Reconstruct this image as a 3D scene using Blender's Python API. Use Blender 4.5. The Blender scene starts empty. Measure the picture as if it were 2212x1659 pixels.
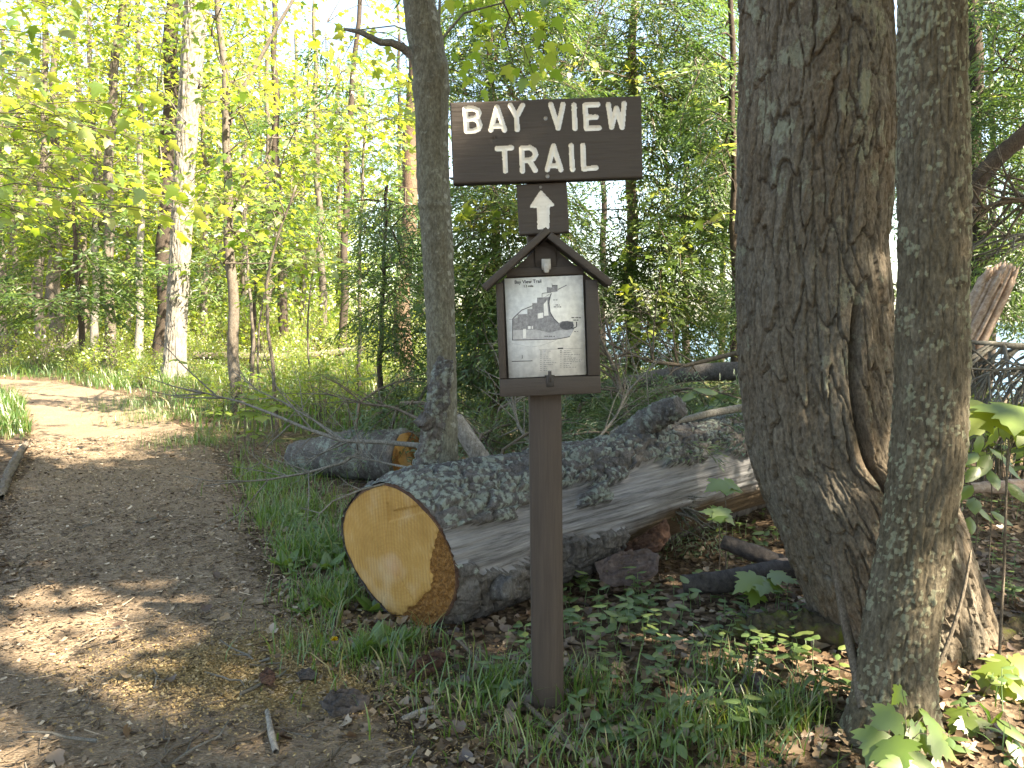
import bpy, math, random
import numpy as np
from mathutils import Vector, Matrix

# ------------------------------------------------------------------ camera, sky, sun, exposure
SC = bpy.context.scene
COL = SC.collection
CAM_H = 1.10
FPX = 1671.0                     # focal length in units of a 2212 px wide picture
CX, CY, HOR = 1106.0, 829.5, 695.0
PITCH = math.atan((CY - HOR) / FPX)
cam_d = bpy.data.cameras.new('camera'); cam = bpy.data.objects.new('camera', cam_d); COL.objects.link(cam)
cam.location = (0, 0, CAM_H); cam.rotation_euler = (math.pi / 2 - PITCH, 0, 0)
cam_d.sensor_width = 36.0; cam_d.lens = 36.0 * FPX / 2212.0
cam_d.clip_start = 0.05; cam_d.clip_end = 6000
SC.camera = cam

SUN_EL, SUN_AZ = math.radians(47), math.radians(-34)     # direction TO the sun, azimuth from +X towards +Y
w = bpy.data.worlds.new('World'); SC.world = w; w.use_nodes = True
nt = w.node_tree; bg = nt.nodes['Background']
sky = nt.nodes.new('ShaderNodeTexSky'); sky.sky_type = 'NISHITA'; sky.sun_disc = False
sky.sun_elevation = SUN_EL; sky.sun_rotation = math.pi / 2 - SUN_AZ
sky.air_density = 1.0; sky.dust_density = 1.6; sky.ozone_density = 1.0
nt.links.new(sky.outputs[0], bg.inputs[0]); bg.inputs[1].default_value = 0.10
sd = bpy.data.lights.new('sun', 'SUN'); sd.energy = 5.0; sd.angle = math.radians(0.55); sd.color = (1.0, 0.94, 0.84)
sun = bpy.data.objects.new('sun', sd); COL.objects.link(sun)
sdir = Vector((math.cos(SUN_EL) * math.cos(SUN_AZ), math.cos(SUN_EL) * math.sin(SUN_AZ), math.sin(SUN_EL)))
sun.rotation_euler = sdir.to_track_quat('Z', 'Y').to_euler(); sun.location = (6, -2, 12)
SC.view_settings.view_transform = 'Standard'; SC.view_settings.look = 'None'
SC.view_settings.exposure = 2.85; SC.view_settings.gamma = 1.0
SC.view_settings.use_curve_mapping = False
SC.view_settings.use_white_balance = True; SC.view_settings.white_balance_temperature = 7600; SC.view_settings.white_balance_tint = 10   # the camera balanced for open shade
SC.render.engine = 'CYCLES'
cy = SC.cycles
cy.use_denoising = True; cy.max_bounces = 8; cy.diffuse_bounces = 4; cy.glossy_bounces = 2
cy.transmission_bounces = 6; cy.transparent_max_bounces = 8; cy.sample_clamp_indirect = 6.0
cy.caustics_reflective = False; cy.caustics_refractive = False
SC.render.use_persistent_data = False

# ------------------------------------------------------------------ numeric helpers
SP, CP = math.sin(PITCH), math.cos(PITCH)
def ray(x, y):
    a = (x - CX) / FPX; b = (CY - y) / FPX
    return np.array([a, CP + b * SP, -SP + b * CP])
def P(x, y, Y):                       # the point seen at (x, y) that lies Y metres ahead
    r = ray(x, y); return np.array([0, 0, CAM_H]) + r * (Y / r[1])
def G(x, y, z=0.0):                   # the point of the ground seen at (x, y)
    r = ray(x, y); t = (z - CAM_H) / r[2]; return np.array([0, 0, CAM_H]) + r * t

def _hash(i, j, k, seed):
    n = (i.astype(np.int64) * 374761393 + j.astype(np.int64) * 668265263 + k.astype(np.int64) * 2147483647 + seed * 1274126177) & 0xFFFFFFFF
    n = ((n ^ (n >> 13)) * 1274126177) & 0xFFFFFFFF
    n = ((n ^ (n >> 16)) * 2246822519) & 0xFFFFFFFF
    return ((n ^ (n >> 15)) & 0xFFFFFF) / float(0x1000000)
def vnoise(x, y, z=None, seed=0):
    x = np.asarray(x, float); y = np.asarray(y, float)
    z = np.zeros_like(x) if z is None else np.asarray(z, float)
    ix, iy, iz = np.floor(x), np.floor(y), np.floor(z)
    fx, fy, fz = x - ix, y - iy, z - iz
    fx, fy, fz = [f * f * (3 - 2 * f) for f in (fx, fy, fz)]
    out = 0
    for a in (0, 1):
        for b in (0, 1):
            for c in (0, 1):
                out = out + _hash(ix + a, iy + b, iz + c, seed) * (fx if a else 1 - fx) * (fy if b else 1 - fy) * (fz if c else 1 - fz)
    return out * 2 - 1
def fbm(x, y, z=None, o=4, seed=0):
    s = 0; a = 1; t = 0
    for i in range(o):
        k = 2.03 ** i
        s = s + a * vnoise(np.asarray(x) * k, np.asarray(y) * k, None if z is None else np.asarray(z) * k, seed + 17 * i); t += a; a *= .5
    return s / t
def worley(x, y, seed=0, period=None):
    ix, iy = np.floor(x), np.floor(y)
    f1 = np.full(x.shape, 9.); f2 = np.full(x.shape, 9.); cid = np.zeros(x.shape); ly = np.zeros(x.shape); lx = np.zeros(x.shape)
    z = np.zeros_like(ix)
    for a in (-1, 0, 1):
        for b in (-1, 0, 1):
            jx, jy = ix + a, iy + b
            hx = np.mod(jx, period) if period else jx
            dx = jx + .1 + .8 * _hash(hx, jy, z, seed) - x; dy = jy + .1 + .8 * _hash(hx, jy, z + 1, seed) - y
            d = np.sqrt(dx * dx + dy * dy)
            m = d < f1
            f2 = np.where(m, f1, np.minimum(f2, d))
            cid = np.where(m, _hash(hx, jy, z + 2, seed), cid); ly = np.where(m, dy, ly); lx = np.where(m, dx, lx)
            f1 = np.where(m, d, f1)
    return f1, f2, cid, lx, ly
def sstep(a, b, x):
    t = np.clip((x - a) / (b - a), 0, 1); return t * t * (3 - 2 * t)
def unit(v):
    v = np.asarray(v, float); return v / (np.linalg.norm(v, axis=-1, keepdims=True) + 1e-9)

# ------------------------------------------------------------------ mesh helpers
class MB:
    """collects vertices, triangles or quads, a per-vertex number 'rnd' and material slots"""
    def __init__(s): s.v = []; s.f3 = []; s.f4 = []; s.m3 = []; s.m4 = []; s.r = []; s.n = 0
    def add(s, v, f, r=0.5, m=0):
        v = np.asarray(v, float).reshape(-1, 3); f = np.asarray(f, int)
        if f.shape[1] == 3: s.f3.append(f + s.n); s.m3.append(np.broadcast_to(m, len(f)))
        else: s.f4.append(f + s.n); s.m4.append(np.broadcast_to(m, len(f)))
        s.v.append(v); s.r.append(np.broadcast_to(np.asarray(r, float), len(v))); s.n += len(v)
    def box(s, lo, hi, r=.5, m=0, M=None):
        x0, y0, z0 = lo; x1, y1, z1 = hi
        v = np.array([[x0,y0,z0],[x1,y0,z0],[x1,y1,z0],[x0,y1,z0],[x0,y0,z1],[x1,y0,z1],[x1,y1,z1],[x0,y1,z1]], float)
        if M is not None: v = v @ np.asarray(M).T
        s.add(v, [[0,3,2,1],[4,5,6,7],[0,1,5,4],[1,2,6,5],[2,3,7,6],[3,0,4,7]], r, m)
    def tube(s, pts, rad, sides=6, r=.5, m=0, cap=True):
        pts = np.asarray(pts, float); n = len(pts); rad = np.broadcast_to(rad, n)
        t = np.gradient(pts, axis=0); t = unit(t)
        ref = np.array([0, 0, 1.]) if abs(t[0][2]) < .9 else np.array([1., 0, 0])
        u = unit(np.cross(t[0], ref)); V = []
        ang = np.arange(sides) * 2 * math.pi / sides
        for i in range(n):
            u = unit(u - t[i] * np.dot(u, t[i])); b = np.cross(t[i], u)
            V.append(pts[i] + rad[i] * (np.cos(ang)[:, None] * u + np.sin(ang)[:, None] * b))
        V = np.concatenate(V)
        i, j = np.meshgrid(np.arange(n - 1), np.arange(sides), indexing='ij')
        a = i * sides + j; b = i * sides + (j + 1) % sides
        F = np.stack([a, b, b + sides, a + sides], -1).reshape(-1, 4)
        s.add(V, F, r, m)
        if cap and sides > 3:
            k = s.n - len(V)
            for base in (0, (n - 1) * sides):
                c = s.n; s.add([V[base:base + sides].mean(0)], np.zeros((0, 3), int), r, m)
                tri = [[k + base + q, k + base + (q + 1) % sides, c] for q in range(sides)]
                s.f3.append(np.array(tri)); s.m3.append(np.full(sides, m))
    def build(s, name, mats, parent=None, smooth=False, loc=None, attrs=None, **props):
        me = bpy.data.meshes.new(name)
        V = np.concatenate(s.v) if s.v else np.zeros((0, 3))
        f3 = np.concatenate(s.f3) if s.f3 else np.zeros((0, 3), int); f4 = np.concatenate(s.f4) if s.f4 else np.zeros((0, 4), int)
        me.vertices.add(len(V)); me.vertices.foreach_set('co', V.astype(np.float32).ravel())
        nl = f3.size + f4.size; npoly = len(f3) + len(f4)
        me.loops.add(nl); me.loops.foreach_set('vertex_index', np.concatenate([f3.ravel(), f4.ravel()]).astype(np.int32))
        me.polygons.add(npoly)
        ls = np.concatenate([np.arange(len(f3)) * 3, f3.size + np.arange(len(f4)) * 4]).astype(np.int32)
        me.polygons.foreach_set('loop_start', ls)
        mi = np.concatenate([np.concatenate(s.m3) if s.m3 else np.zeros(0), np.concatenate(s.m4) if s.m4 else np.zeros(0)]).astype(np.int32)
        me.polygons.foreach_set('material_index', mi)
        if smooth: me.polygons.foreach_set('use_smooth', np.ones(npoly, bool))
        at = me.attributes.new('rnd', 'FLOAT', 'POINT'); at.data.foreach_set('value', np.concatenate(s.r).astype(np.float32))
        for k, a in (attrs or {}).items():
            at = me.attributes.new(k, 'FLOAT', 'POINT'); at.data.foreach_set('value', np.asarray(a, np.float32).ravel())
        for m in (mats if isinstance(mats, (list, tuple)) else [mats]): me.materials.append(m)
        me.update(calc_edges=True); me.validate()
        return link(name, me, parent, loc, **props)

def link(name, me, parent=None, loc=None, **props):
    o = bpy.data.objects.new(name, me); COL.objects.link(o)
    if parent is not None: o.parent = parent
    if loc is not None: o.location = loc
    for k, v in props.items(): o[k] = v
    return o
def thing(name, label, category, loc, rot=(0, 0, 0), group=None):
    o = bpy.data.objects.new(name, None); COL.objects.link(o); o.empty_display_size = .1
    o.location = loc; o.rotation_euler = rot; o['label'] = label; o['category'] = category
    if group: o['group'] = group
    return o
def copy_tree(o, parent=None):
    c = o.copy(); COL.objects.link(c)
    if parent is not None: c.parent = parent
    for ch in list(o.children): copy_tree(ch, c)
    return c
def grid_faces(nr, nc, wrap=False):
    i, j = np.meshgrid(np.arange(nr - 1), np.arange(nc if wrap else nc - 1), indexing='ij')
    a = i * nc + j; b = i * nc + (j + 1) % nc
    return np.stack([a, b, b + nc, a + nc], -1).reshape(-1, 4)

# ------------------------------------------------------------------ materials
def mat(name):
    m = bpy.data.materials.new(name); m.use_nodes = True; t = m.node_tree
    for n in list(t.nodes): t.nodes.remove(n)
    out = t.nodes.new('ShaderNodeOutputMaterial')
    return m, t, out
def nd(t, typ, **kw):
    n = t.nodes.new(typ)
    for k, v in kw.items():
        if k.startswith('i_'): n.inputs[k[2:].replace('_', ' ')].default_value = v
        else: setattr(n, k, v)
    return n
def ramp(t, fac, stops):
    n = t.nodes.new('ShaderNodeValToRGB'); e = n.color_ramp.elements
    while len(e) < len(stops): e.new(.5)
    for q, (p, c) in zip(e, stops): q.position = p; q.color = (*c, 1)
    t.links.new(fac, n.inputs[0]); return n.outputs[0]
def attr(t, name):
    n = t.nodes.new('ShaderNodeAttribute'); n.attribute_name = name; return n.outputs['Fac']
def noise(t, scale, detail=4, rough=.55, vec=None, stretch=None, dist=0):
    n = nd(t, 'ShaderNodeTexNoise'); n.inputs['Scale'].default_value = scale; n.inputs['Detail'].default_value = detail
    n.inputs['Roughness'].default_value = rough; n.inputs['Distortion'].default_value = dist
    if vec is None: vec = nd(t, 'ShaderNodeTexCoord').outputs['Object']
    if stretch:
        mp = nd(t, 'ShaderNodeMapping'); mp.inputs['Scale'].default_value = stretch; t.links.new(vec, mp.inputs[0]); vec = mp.outputs[0]
    t.links.new(vec, n.inputs['Vector']); return n.outputs['Fac']
def mixc(t, fac, a, b, mode='MIX'):
    n = nd(t, 'ShaderNodeMix', data_type='RGBA', blend_type=mode)
    for sock, v in ((n.inputs[0], fac), (n.inputs[6], a), (n.inputs[7], b)):
        if hasattr(v, 'node'): t.links.new(v, sock)
        elif isinstance(v, (int, float)): sock.default_value = v
        else: sock.default_value = (*v, 1)
    return n.outputs[2]
def math_(t, op, a, b=0.0, clamp=False):
    n = nd(t, 'ShaderNodeMath', operation=op); n.use_clamp = clamp
    for sock, v in ((n.inputs[0], a), (n.inputs[1], b)):
        if hasattr(v, 'node'): t.links.new(v, sock)
        else: sock.default_value = v
    return n.outputs[0]
def principled(t, out, color, rough=.85, bump=None, bstr=.4, bdist=.004, spec=.25):
    p = nd(t, 'ShaderNodeBsdfPrincipled'); p.inputs['Specular IOR Level'].default_value = spec
    for k, v in (('Base Color', color), ('Roughness', rough)):
        if hasattr(v, 'node'): t.links.new(v, p.inputs[k])
        elif isinstance(v, (int, float)): p.inputs[k].default_value = v
        else: p.inputs[k].default_value = (*v, 1)
    if bump is not None:
        b = nd(t, 'ShaderNodeBump'); b.inputs['Strength'].default_value = bstr; b.inputs['Distance'].default_value = bdist
        t.links.new(bump, b.inputs['Height']); t.links.new(b.outputs[0], p.inputs['Normal'])
    t.links.new(p.outputs[0], out.inputs[0]); return p

def leaf_mat(name, stops, tstops, trans=.45, gloss=.06):
    m, t, out = mat(name)
    r = attr(t, 'rnd')
    d = nd(t, 'ShaderNodeBsdfDiffuse'); t.links.new(ramp(t, r, stops), d.inputs[0])
    tr = nd(t, 'ShaderNodeBsdfTranslucent'); t.links.new(ramp(t, r, tstops), tr.inputs[0])
    mx = nd(t, 'ShaderNodeMixShader'); mx.inputs[0].default_value = trans
    t.links.new(d.outputs[0], mx.inputs[1]); t.links.new(tr.outputs[0], mx.inputs[2])
    g = nd(t, 'ShaderNodeBsdfGlossy'); g.inputs['Roughness'].default_value = .45; g.inputs[0].default_value = (1, 1, 1, 1)
    m2 = nd(t, 'ShaderNodeMixShader'); m2.inputs[0].default_value = gloss
    t.links.new(mx.outputs[0], m2.inputs[1]); t.links.new(g.outputs[0], m2.inputs[2])
    t.links.new(m2.outputs[0], out.inputs[0]); return m

M = {}
M['maple'] = leaf_mat('maple_leaf', [(0, (.06, .125, .016)), (.55, (.11, .18, .022)), (1, (.18, .22, .03))],
                      [(0, (.26, .42, .035)), (.6, (.44, .55, .045)), (1, (.60, .60, .09))], .5)
M['seedling'] = leaf_mat('seedling_leaf', [(0, (.065, .13, .014)), (1, (.15, .20, .022))], [(0, (.16, .32, .03)), (1, (.40, .46, .04))], .42, .07)
M['hemlock'] = leaf_mat('hemlock_needle', [(0, (.036, .075, .022)), (.6, (.064, .112, .028)), (1, (.12, .155, .035))],
                        [(0, (.09, .18, .035)), (.6, (.17, .28, .05)), (1, (.33, .40, .07))], .43, .04)
M['bough'] = leaf_mat('bough_needle', [(0, (.03, .07, .022)), (.6, (.06, .11, .03)), (1, (.13, .15, .04))],
                      [(0, (.06, .13, .03)), (1, (.2, .24, .06))], .35, .06)
M['grass'] = leaf_mat('grass_blade', [(0, (.04, .10, .014)), (.6, (.075, .15, .022)), (.9, (.14, .16, .04)), (1, (.22, .18, .09))],
                      [(0, (.10, .25, .02)), (1, (.3, .36, .05))], .4, .06)
M['herb'] = leaf_mat('herb_leaf', [(0, (.055, .11, .035)), (.6, (.095, .155, .05)), (1, (.15, .19, .055))], [(0, (.14, .27, .05)), (1, (.32, .42, .06))], .38, .05)
M['litter'] = leaf_mat('dead_leaf', [(0, (.06, .036, .022)), (.35, (.13, .085, .05)), (.7, (.22, .16, .10)), (1, (.36, .30, .23))],
                       [(0, (.08, .04, .02)), (1, (.22, .15, .08))], .15, .05)
M['dandelion'] = leaf_mat('dandelion_petal', [(0, (.8, .5, .01)), (1, (.85, .62, .02))], [(0, (.7, .45, .01)), (1, (.7, .5, .02))], .25)

def wood_brown(name, c, c2):
    m, t, out = mat(name)
    tc = nd(t, 'ShaderNodeTexCoord').outputs['Object']
    g = noise(t, 9, 6, .6, tc, (1, 6, 14), .6); f = noise(t, 90, 3, .6, tc)
    col = ramp(t, g, [(.25, c2), (.6, c), (.9, tuple(x * 1.25 for x in c))])
    col = mixc(t, math_(t, 'MULTIPLY', noise(t, 5, 5, .7), .35), col, tuple(x * 1.5 for x in c))
    principled(t, out, col, .62, math_(t, 'ADD', g, math_(t, 'MULTIPLY', f, .4)), .45, .0025, .35); return m
M['board'] = wood_brown('brown_board_paint', (.044, .0345, .0275), (.034, .0265, .0215))
M['post'] = wood_brown('brown_post_paint', (.064, .046, .037), (.044, .031, .025))
def post_grain():
    m, t, out = mat('brown_post_grain')
    tc = nd(t, 'ShaderNodeTexCoord').outputs['Object']
    g = noise(t, 9, 6, .6, tc, (14, 14, .7), .6); f = noise(t, 120, 3, .6, tc)
    col = ramp(t, g, [(.25, (.028, .022, .018)), (.6, (.046, .036, .029)), (.9, (.068, .053, .043))])
    col = mixc(t, math_(t, 'MULTIPLY', noise(t, 4, 5, .7), .3), col, (.085, .06, .045))
    principled(t, out, col, .6, math_(t, 'ADD', g, math_(t, 'MULTIPLY', f, .3)), .4, .002, .35); return m
M['post'] = post_grain()
def white_paint():
    m, t, out = mat('worn_white_paint')
    a = noise(t, 45, 5, .7); b = noise(t, 9, 4, .6)
    col = ramp(t, a, [(.22, (.42, .39, .33)), (.42, (.66, .63, .57)), (.8, (.74, .72, .67))])
    col = mixc(t, math_(t, 'MULTIPLY', b, .25), col, (.5, .46, .38))
    principled(t, out, col, .7, a, .25, .001); return m
M['white'] = white_paint()
def plain(name, c, rough=.6, spec=.3, metal=0):
    m, t, out = mat(name); f = noise(t, 60, 3, .6)
    col = ramp(t, f, [(.3, tuple(x * .82 for x in c)), (.7, tuple(min(1, x * 1.12) for x in c))])
    p = principled(t, out, col, rough, None, spec=spec); p.inputs['Metallic'].default_value = metal; return m
M['paper'] = plain('map_paper', (.74, .74, .71), .55); M['ink'] = plain('map_ink', (.03, .03, .035), .7)
def ink_grey(name, lo, hi, sc):
    m, t, out = mat(name); f = noise(t, sc, 5, .75)
    principled(t, out, ramp(t, f, [(.3, lo), (.7, hi)]), .65); return m
M['ink_mid'] = ink_grey('map_ink_mid', (.13, .13, .14), (.34, .34, .35), 110); M['ink_light'] = ink_grey('map_ink_light', (.30, .30, .31), (.5, .5, .5), 80)
M['ink_dark'] = ink_grey('map_ink_dark', (.06, .06, .065), (.13, .13, .14), 150)
M['metal'] = plain('dull_metal', (.30, .29, .27), .5, .5, .6); M['metal_dark'] = plain('dark_metal', (.03, .026, .024), .55, .5, .3)

def bark_mat(name, base, warm, lichen, lich_lo=.45, fine=120, bstr=.6):
    """base / warm vary with noise, lichen follows the attribute 'lich' on the mesh"""
    m, t, out = mat(name)
    tc = nd(t, 'ShaderNodeTexCoord').outputs['Object']
    n1 = noise(t, 7, 6, .65, tc, (1, 1, .35)); n2 = noise(t, fine, 4, .65, tc, (1, 1, .5)); n3 = noise(t, 30, 5, .7, tc)
    col = mixc(t, ramp(t, n1, [(.35, (0, 0, 0)), (.65, (1, 1, 1))]), base, warm)
    n5 = noise(t, fine * .38, 5, .75, tc, (1, 1, .45))
    col = mixc(t, 1.0, col, ramp(t, n2, [(.25, (.45, .45, .45)), (.75, (1.45, 1.45, 1.45))]), 'MULTIPLY')
    col = mixc(t, 1.0, col, ramp(t, n5, [(.3, (.62, .60, .58)), (.7, (1.3, 1.32, 1.34))]), 'MULTIPLY')
    if lichen is not None:
        l = attr(t, 'lich')
        n4 = noise(t, 75, 5, .75, tc)
        lf = math_(t, 'MULTIPLY', ramp(t, math_(t, 'ADD', math_(t, 'ADD', l, math_(t, 'MULTIPLY', math_(t, 'SUBTRACT', n4, .5), 1.2)), math_(t, 'MULTIPLY', math_(t, 'SUBTRACT', n3, .5), .8)), [(lich_lo, (0, 0, 0)), (lich_lo + .22, (1, 1, 1))]), .85)
        lc = ramp(t, n2, [(.2, tuple(x * .7 for x in lichen)), (.8, tuple(x * 1.15 for x in lichen))])
        col = mixc(t, lf, col, lc)
    principled(t, out, col, .92, math_(t, 'ADD', n2, math_(t, 'MULTIPLY', n3, 1.5)), bstr, .006, .15); return m
M['bark_old'] = bark_mat('rough_maple_bark', (.125, .112, .090), (.120, .094, .066), (.20, .205, .15), .60)
M['bark_lich'] = bark_mat('lichen_maple_bark', (.098, .080, .052), (.125, .106, .076), (.215, .215, .145), .50)
M['bark_grey'] = bark_mat('grey_maple_bark', (.150, .148, .115), (.115, .105, .075), (.25, .255, .21), .58)
M['bark_log'] = bark_mat('log_bark', (.075, .072, .070), (.105, .097, .088), (.20, .23, .195), .48)
M['bark_far'] = bark_mat('far_bark', (.16, .14, .115), (.11, .09, .07), None)
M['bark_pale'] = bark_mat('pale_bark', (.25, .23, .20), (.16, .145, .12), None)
M['bark_dark'] = bark_mat('dark_bark', (.075, .058, .045), (.05, .04, .033), None)
M['bark_conifer'] = bark_mat('conifer_bark', (.16, .105, .07), (.10, .075, .055), None)
M['twig'] = bark_mat('twig_bark', (.15, .125, .095), (.10, .08, .06), None, fine=200)
M['twig_grey'] = bark_mat('grey_twig', (.19, .18, .155), (.13, .12, .10), None, fine=200)
def mossy(name):
    m, t, out = mat(name); n = noise(t, 14, 6, .7); f = noise(t, 160, 3, .7)
    col = ramp(t, n, [(.3, (.045, .036, .026)), (.5, (.075, .062, .038)), (.62, (.085, .095, .022)), (.8, (.13, .14, .03))])
    principled(t, out, col, .95, math_(t, 'ADD', n, f), .7, .008, .1); return m
M['moss'] = mossy('mossy_root_bark')
def redbark(name, a, b):
    m, t, out = mat(name); n = noise(t, 40, 6, .75, None, (1, .3, 1)); principled(t, out, ramp(t, n, [(.3, a), (.7, b)]), .9, n, .8, .006, .15); return m
M['bark_red'] = redbark('red_bark_chip', (.035, .019, .013), (.105, .062, .045)); M['bark_black'] = redbark('dark_bark_chip', (.022, .02, .019), (.085, .075, .07))
M['bark_pink'] = redbark('grey_pink_bark', (.05, .036, .032), (.15, .118, .108))
def bare_wood():
    m, t, out = mat('weathered_bare_wood')
    tc = nd(t, 'ShaderNodeTexCoord').outputs['Object']
    cx = nd(t, 'ShaderNodeCombineXYZ'); t.links.new(attr(t, 'gs'), cx.inputs[0]); t.links.new(attr(t, 'gt'), cx.inputs[1]); vv = cx.outputs[0]
    g = noise(t, 30, 6, .68, vv, (.07, 1, 1), .25); f = noise(t, 130, 4, .7, vv, (.05, 1, 1)); b = noise(t, 3.2, 4, .6, tc)
    g = math_(t, 'ADD', math_(t, 'MULTIPLY', g, .62), math_(t, 'MULTIPLY', f, .38))
    lo = attr(t, 'low')
    grey = ramp(t, g, [(.36, (.045, .044, .045)), (.48, (.15, .15, .152)), (.60, (.24, .24, .242)), (.72, (.36, .36, .355))])
    brown = ramp(t, g, [(.25, (.035, .025, .016)), (.6, (.085, .060, .036)), (.85, (.16, .118, .07))])
    k = math_(t, 'ADD', lo, math_(t, 'MULTIPLY', math_(t, 'SUBTRACT', b, .5), 1.0))
    col = mixc(t, ramp(t, k, [(.38, (0, 0, 0)), (.62, (1, 1, 1))]), grey, brown)
    principled(t, out, col, .85, math_(t, 'ADD', g, math_(t, 'MULTIPLY', f, .6)), .7, .006, .2); return m
M['bare'] = bare_wood()
def cut_wood():
    m, t, out = mat('fresh_cut_wood')
    tc = nd(t, 'ShaderNodeTexCoord').outputs['Object']           # local x across the face, z up
    rot = attr(t, 'rot'); ring = attr(t, 'ring')
    n = noise(t, 9, 6, .6, tc); f = noise(t, 220, 3, .7, tc); saw = nd(t, 'ShaderNodeTexWave', wave_type='BANDS', bands_direction='X')
    mp = nd(t, 'ShaderNodeMapping'); mp.inputs['Scale'].default_value = (1, 1, .12); mp.inputs['Rotation'].default_value = (0, .07, 0)
    t.links.new(tc, mp.inputs[0]); t.links.new(mp.outputs[0], saw.inputs['Vector'])
    saw.inputs['Scale'].default_value = 22; saw.inputs['Distortion'].default_value = 3.5; saw.inputs['Detail'].default_value = 3
    col = ramp(t, n, [(.28, (.31, .175, .050)), (.5, (.41, .245, .075)), (.72, (.47, .31, .125))])
    col = mixc(t, math_(t, 'MULTIPLY', math_(t, 'MULTIPLY', saw.outputs['Fac'], ramp(t, noise(t, 5, 2, .5, tc), [(.35, (.1, .1, .1)), (.6, (1, 1, 1))])), .55), col, (.24, .13, .038))
    rg = math_(t, 'SINE', math_(t, 'ADD', math_(t, 'MULTIPLY', ring, 420.0), math_(t, 'MULTIPLY', n, 9.0)))
    col = mixc(t, math_(t, 'MULTIPLY', math_(t, 'ADD', rg, 1.0), .10), col, (.26, .14, .04))
    heart = ramp(t, math_(t, 'ADD', ring, math_(t, 'MULTIPLY', n, .05)), [(.03, (1, 1, 1)), (.085, (0, 0, 0))])
    col = mixc(t, math_(t, 'MULTIPLY', heart, .55), col, (.42, .22, .12))
    gl = ramp(t, noise(t, 4, 3, .6, tc), [(.52, (0, 0, 0)), (.66, (1, 1, 1))])
    col = mixc(t, math_(t, 'MULTIPLY', gl, .45), col, (.50, .40, .27))
    rc = ramp(t, noise(t, 120, 5, .8, tc), [(.32, (.05, .022, .008)), (.55, (.20, .095, .026)), (.8, (.42, .25, .09))])
    col = mixc(t, ramp(t, rot, [(.42, (0, 0, 0)), (.5, (1, 1, 1))]), col, rc)
    principled(t, out, col, .8, math_(t, 'ADD', math_(t, 'MULTIPLY', saw.outputs['Fac'], .5), f), .9, .004, .2); return m
M['cut'] = cut_wood()
def ground_mat():
    m, t, out = mat('forest_floor')
    tc = nd(t, 'ShaderNodeTexCoord').outputs['Object']
    a = noise(t, 2.2, 6, .65, tc); b = noise(t, 30, 5, .7, tc); v = nd(t, 'ShaderNodeTexVoronoi'); v.inputs['Scale'].default_value = 38
    t.links.new(tc, v.inputs['Vector'])
    col = ramp(t, b, [(.25, (.028, .02, .014)), (.5, (.075, .052, .034)), (.8, (.15, .11, .07))])
    chip = nd(t, 'ShaderNodeSeparateColor'); t.links.new(v.outputs['Color'], chip.inputs[0])
    col = mixc(t, ramp(t, chip.outputs[0], [(.55, (0, 0, 0)), (.75, (.7, .7, .7))]), col, (.17, .125, .085))
    g = attr(t, 'green')
    gc = ramp(t, b, [(.25, (.03, .05, .012)), (.6, (.07, .11, .022)), (.85, (.12, .15, .035))])
    col = mixc(t, ramp(t, math_(t, 'ADD', g, math_(t, 'MULTIPLY', math_(t, 'SUBTRACT', a, .5), .9)), [(.42, (0, 0, 0)), (.62, (.9, .9, .9))]), col, gc)
    principled(t, out, col, .95, math_(t, 'ADD', b, v.outputs['Distance']), .8, .02, .1); return m
M['ground'] = ground_mat()
def path_mat():
    m, t, out = mat('wood_chip_path')
    tc = nd(t, 'ShaderNodeTexCoord').outputs['Object']
    a = noise(t, 2.5, 6, .65, tc); b = noise(t, 55, 5, .72, tc)
    v = nd(t, 'ShaderNodeTexVoronoi'); v.inputs['Scale'].default_value = 140; v.inputs['Randomness'].default_value = 1
    mp = nd(t, 'ShaderNodeMapping'); mp.inputs['Scale'].default_value = (.6, 1, 1); t.links.new(tc, mp.inputs[0]); t.links.new(mp.outputs[0], v.inputs['Vector'])
    sc = nd(t, 'ShaderNodeSeparateColor'); t.links.new(v.outputs['Color'], sc.inputs[0])
    col = ramp(t, b, [(.25, (.092, .068, .045)), (.5, (.215, .162, .110)), (.8, (.33, .26, .185))])
    col = mixc(t, ramp(t, sc.outputs[0], [(.5, (0, 0, 0)), (.85, (.5, .5, .5))]), col, (.19, .14, .098))
    col = mixc(t, ramp(t, a, [(.35, (.3, .3, .3)), (.6, (0, 0, 0))]), col, (.10, .074, .053))
    s = attr(t, 'saw')
    sw = ramp(t, b, [(.25, (.13, .088, .036)), (.5, (.25, .175, .07)), (.8, (.36, .27, .125))])
    col = mixc(t, ramp(t, math_(t, 'ADD', s, math_(t, 'MULTIPLY', math_(t, 'SUBTRACT', b, .5), 1.0)), [(.25, (0, 0, 0)), (.8, (.8, .8, .8))]), col, sw)
    principled(t, out, col, .95, math_(t, 'ADD', b, v.outputs['Distance']), .8, .012, .1); return m
M['path'] = path_mat()
def chip_mat(name, stops):
    m, t, out = mat(name); principled(t, out, ramp(t, attr(t, 'rnd'), stops), .9, noise(t, 150, 3), .4, .002, .15); return m
M['chip'] = chip_mat('path_chip', [(0, (.055, .04, .027)), (.5, (.165, .122, .082)), (.85, (.29, .225, .155)), (1, (.42, .35, .26))])
M['sawdust'] = chip_mat('sawdust_flake', [(0, (.13, .09, .04)), (.6, (.26, .185, .085)), (1, (.38, .29, .155))])
def water():
    m, t, out = mat('lake_water'); p = principled(t, out, (.03, .09, .16), .2, noise(t, .9, 4, .6, None, (1, .5, 1)), 1.0, .6, .5); return m
M['water'] = water()
M['splinter'] = redbark('splintered_wood', (.20, .13, .085), (.50, .40, .33))
M['lichen'] = chip_mat('lichen_scrap', [(0, (.15, .18, .14)), (1, (.33, .37, .3))])

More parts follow.
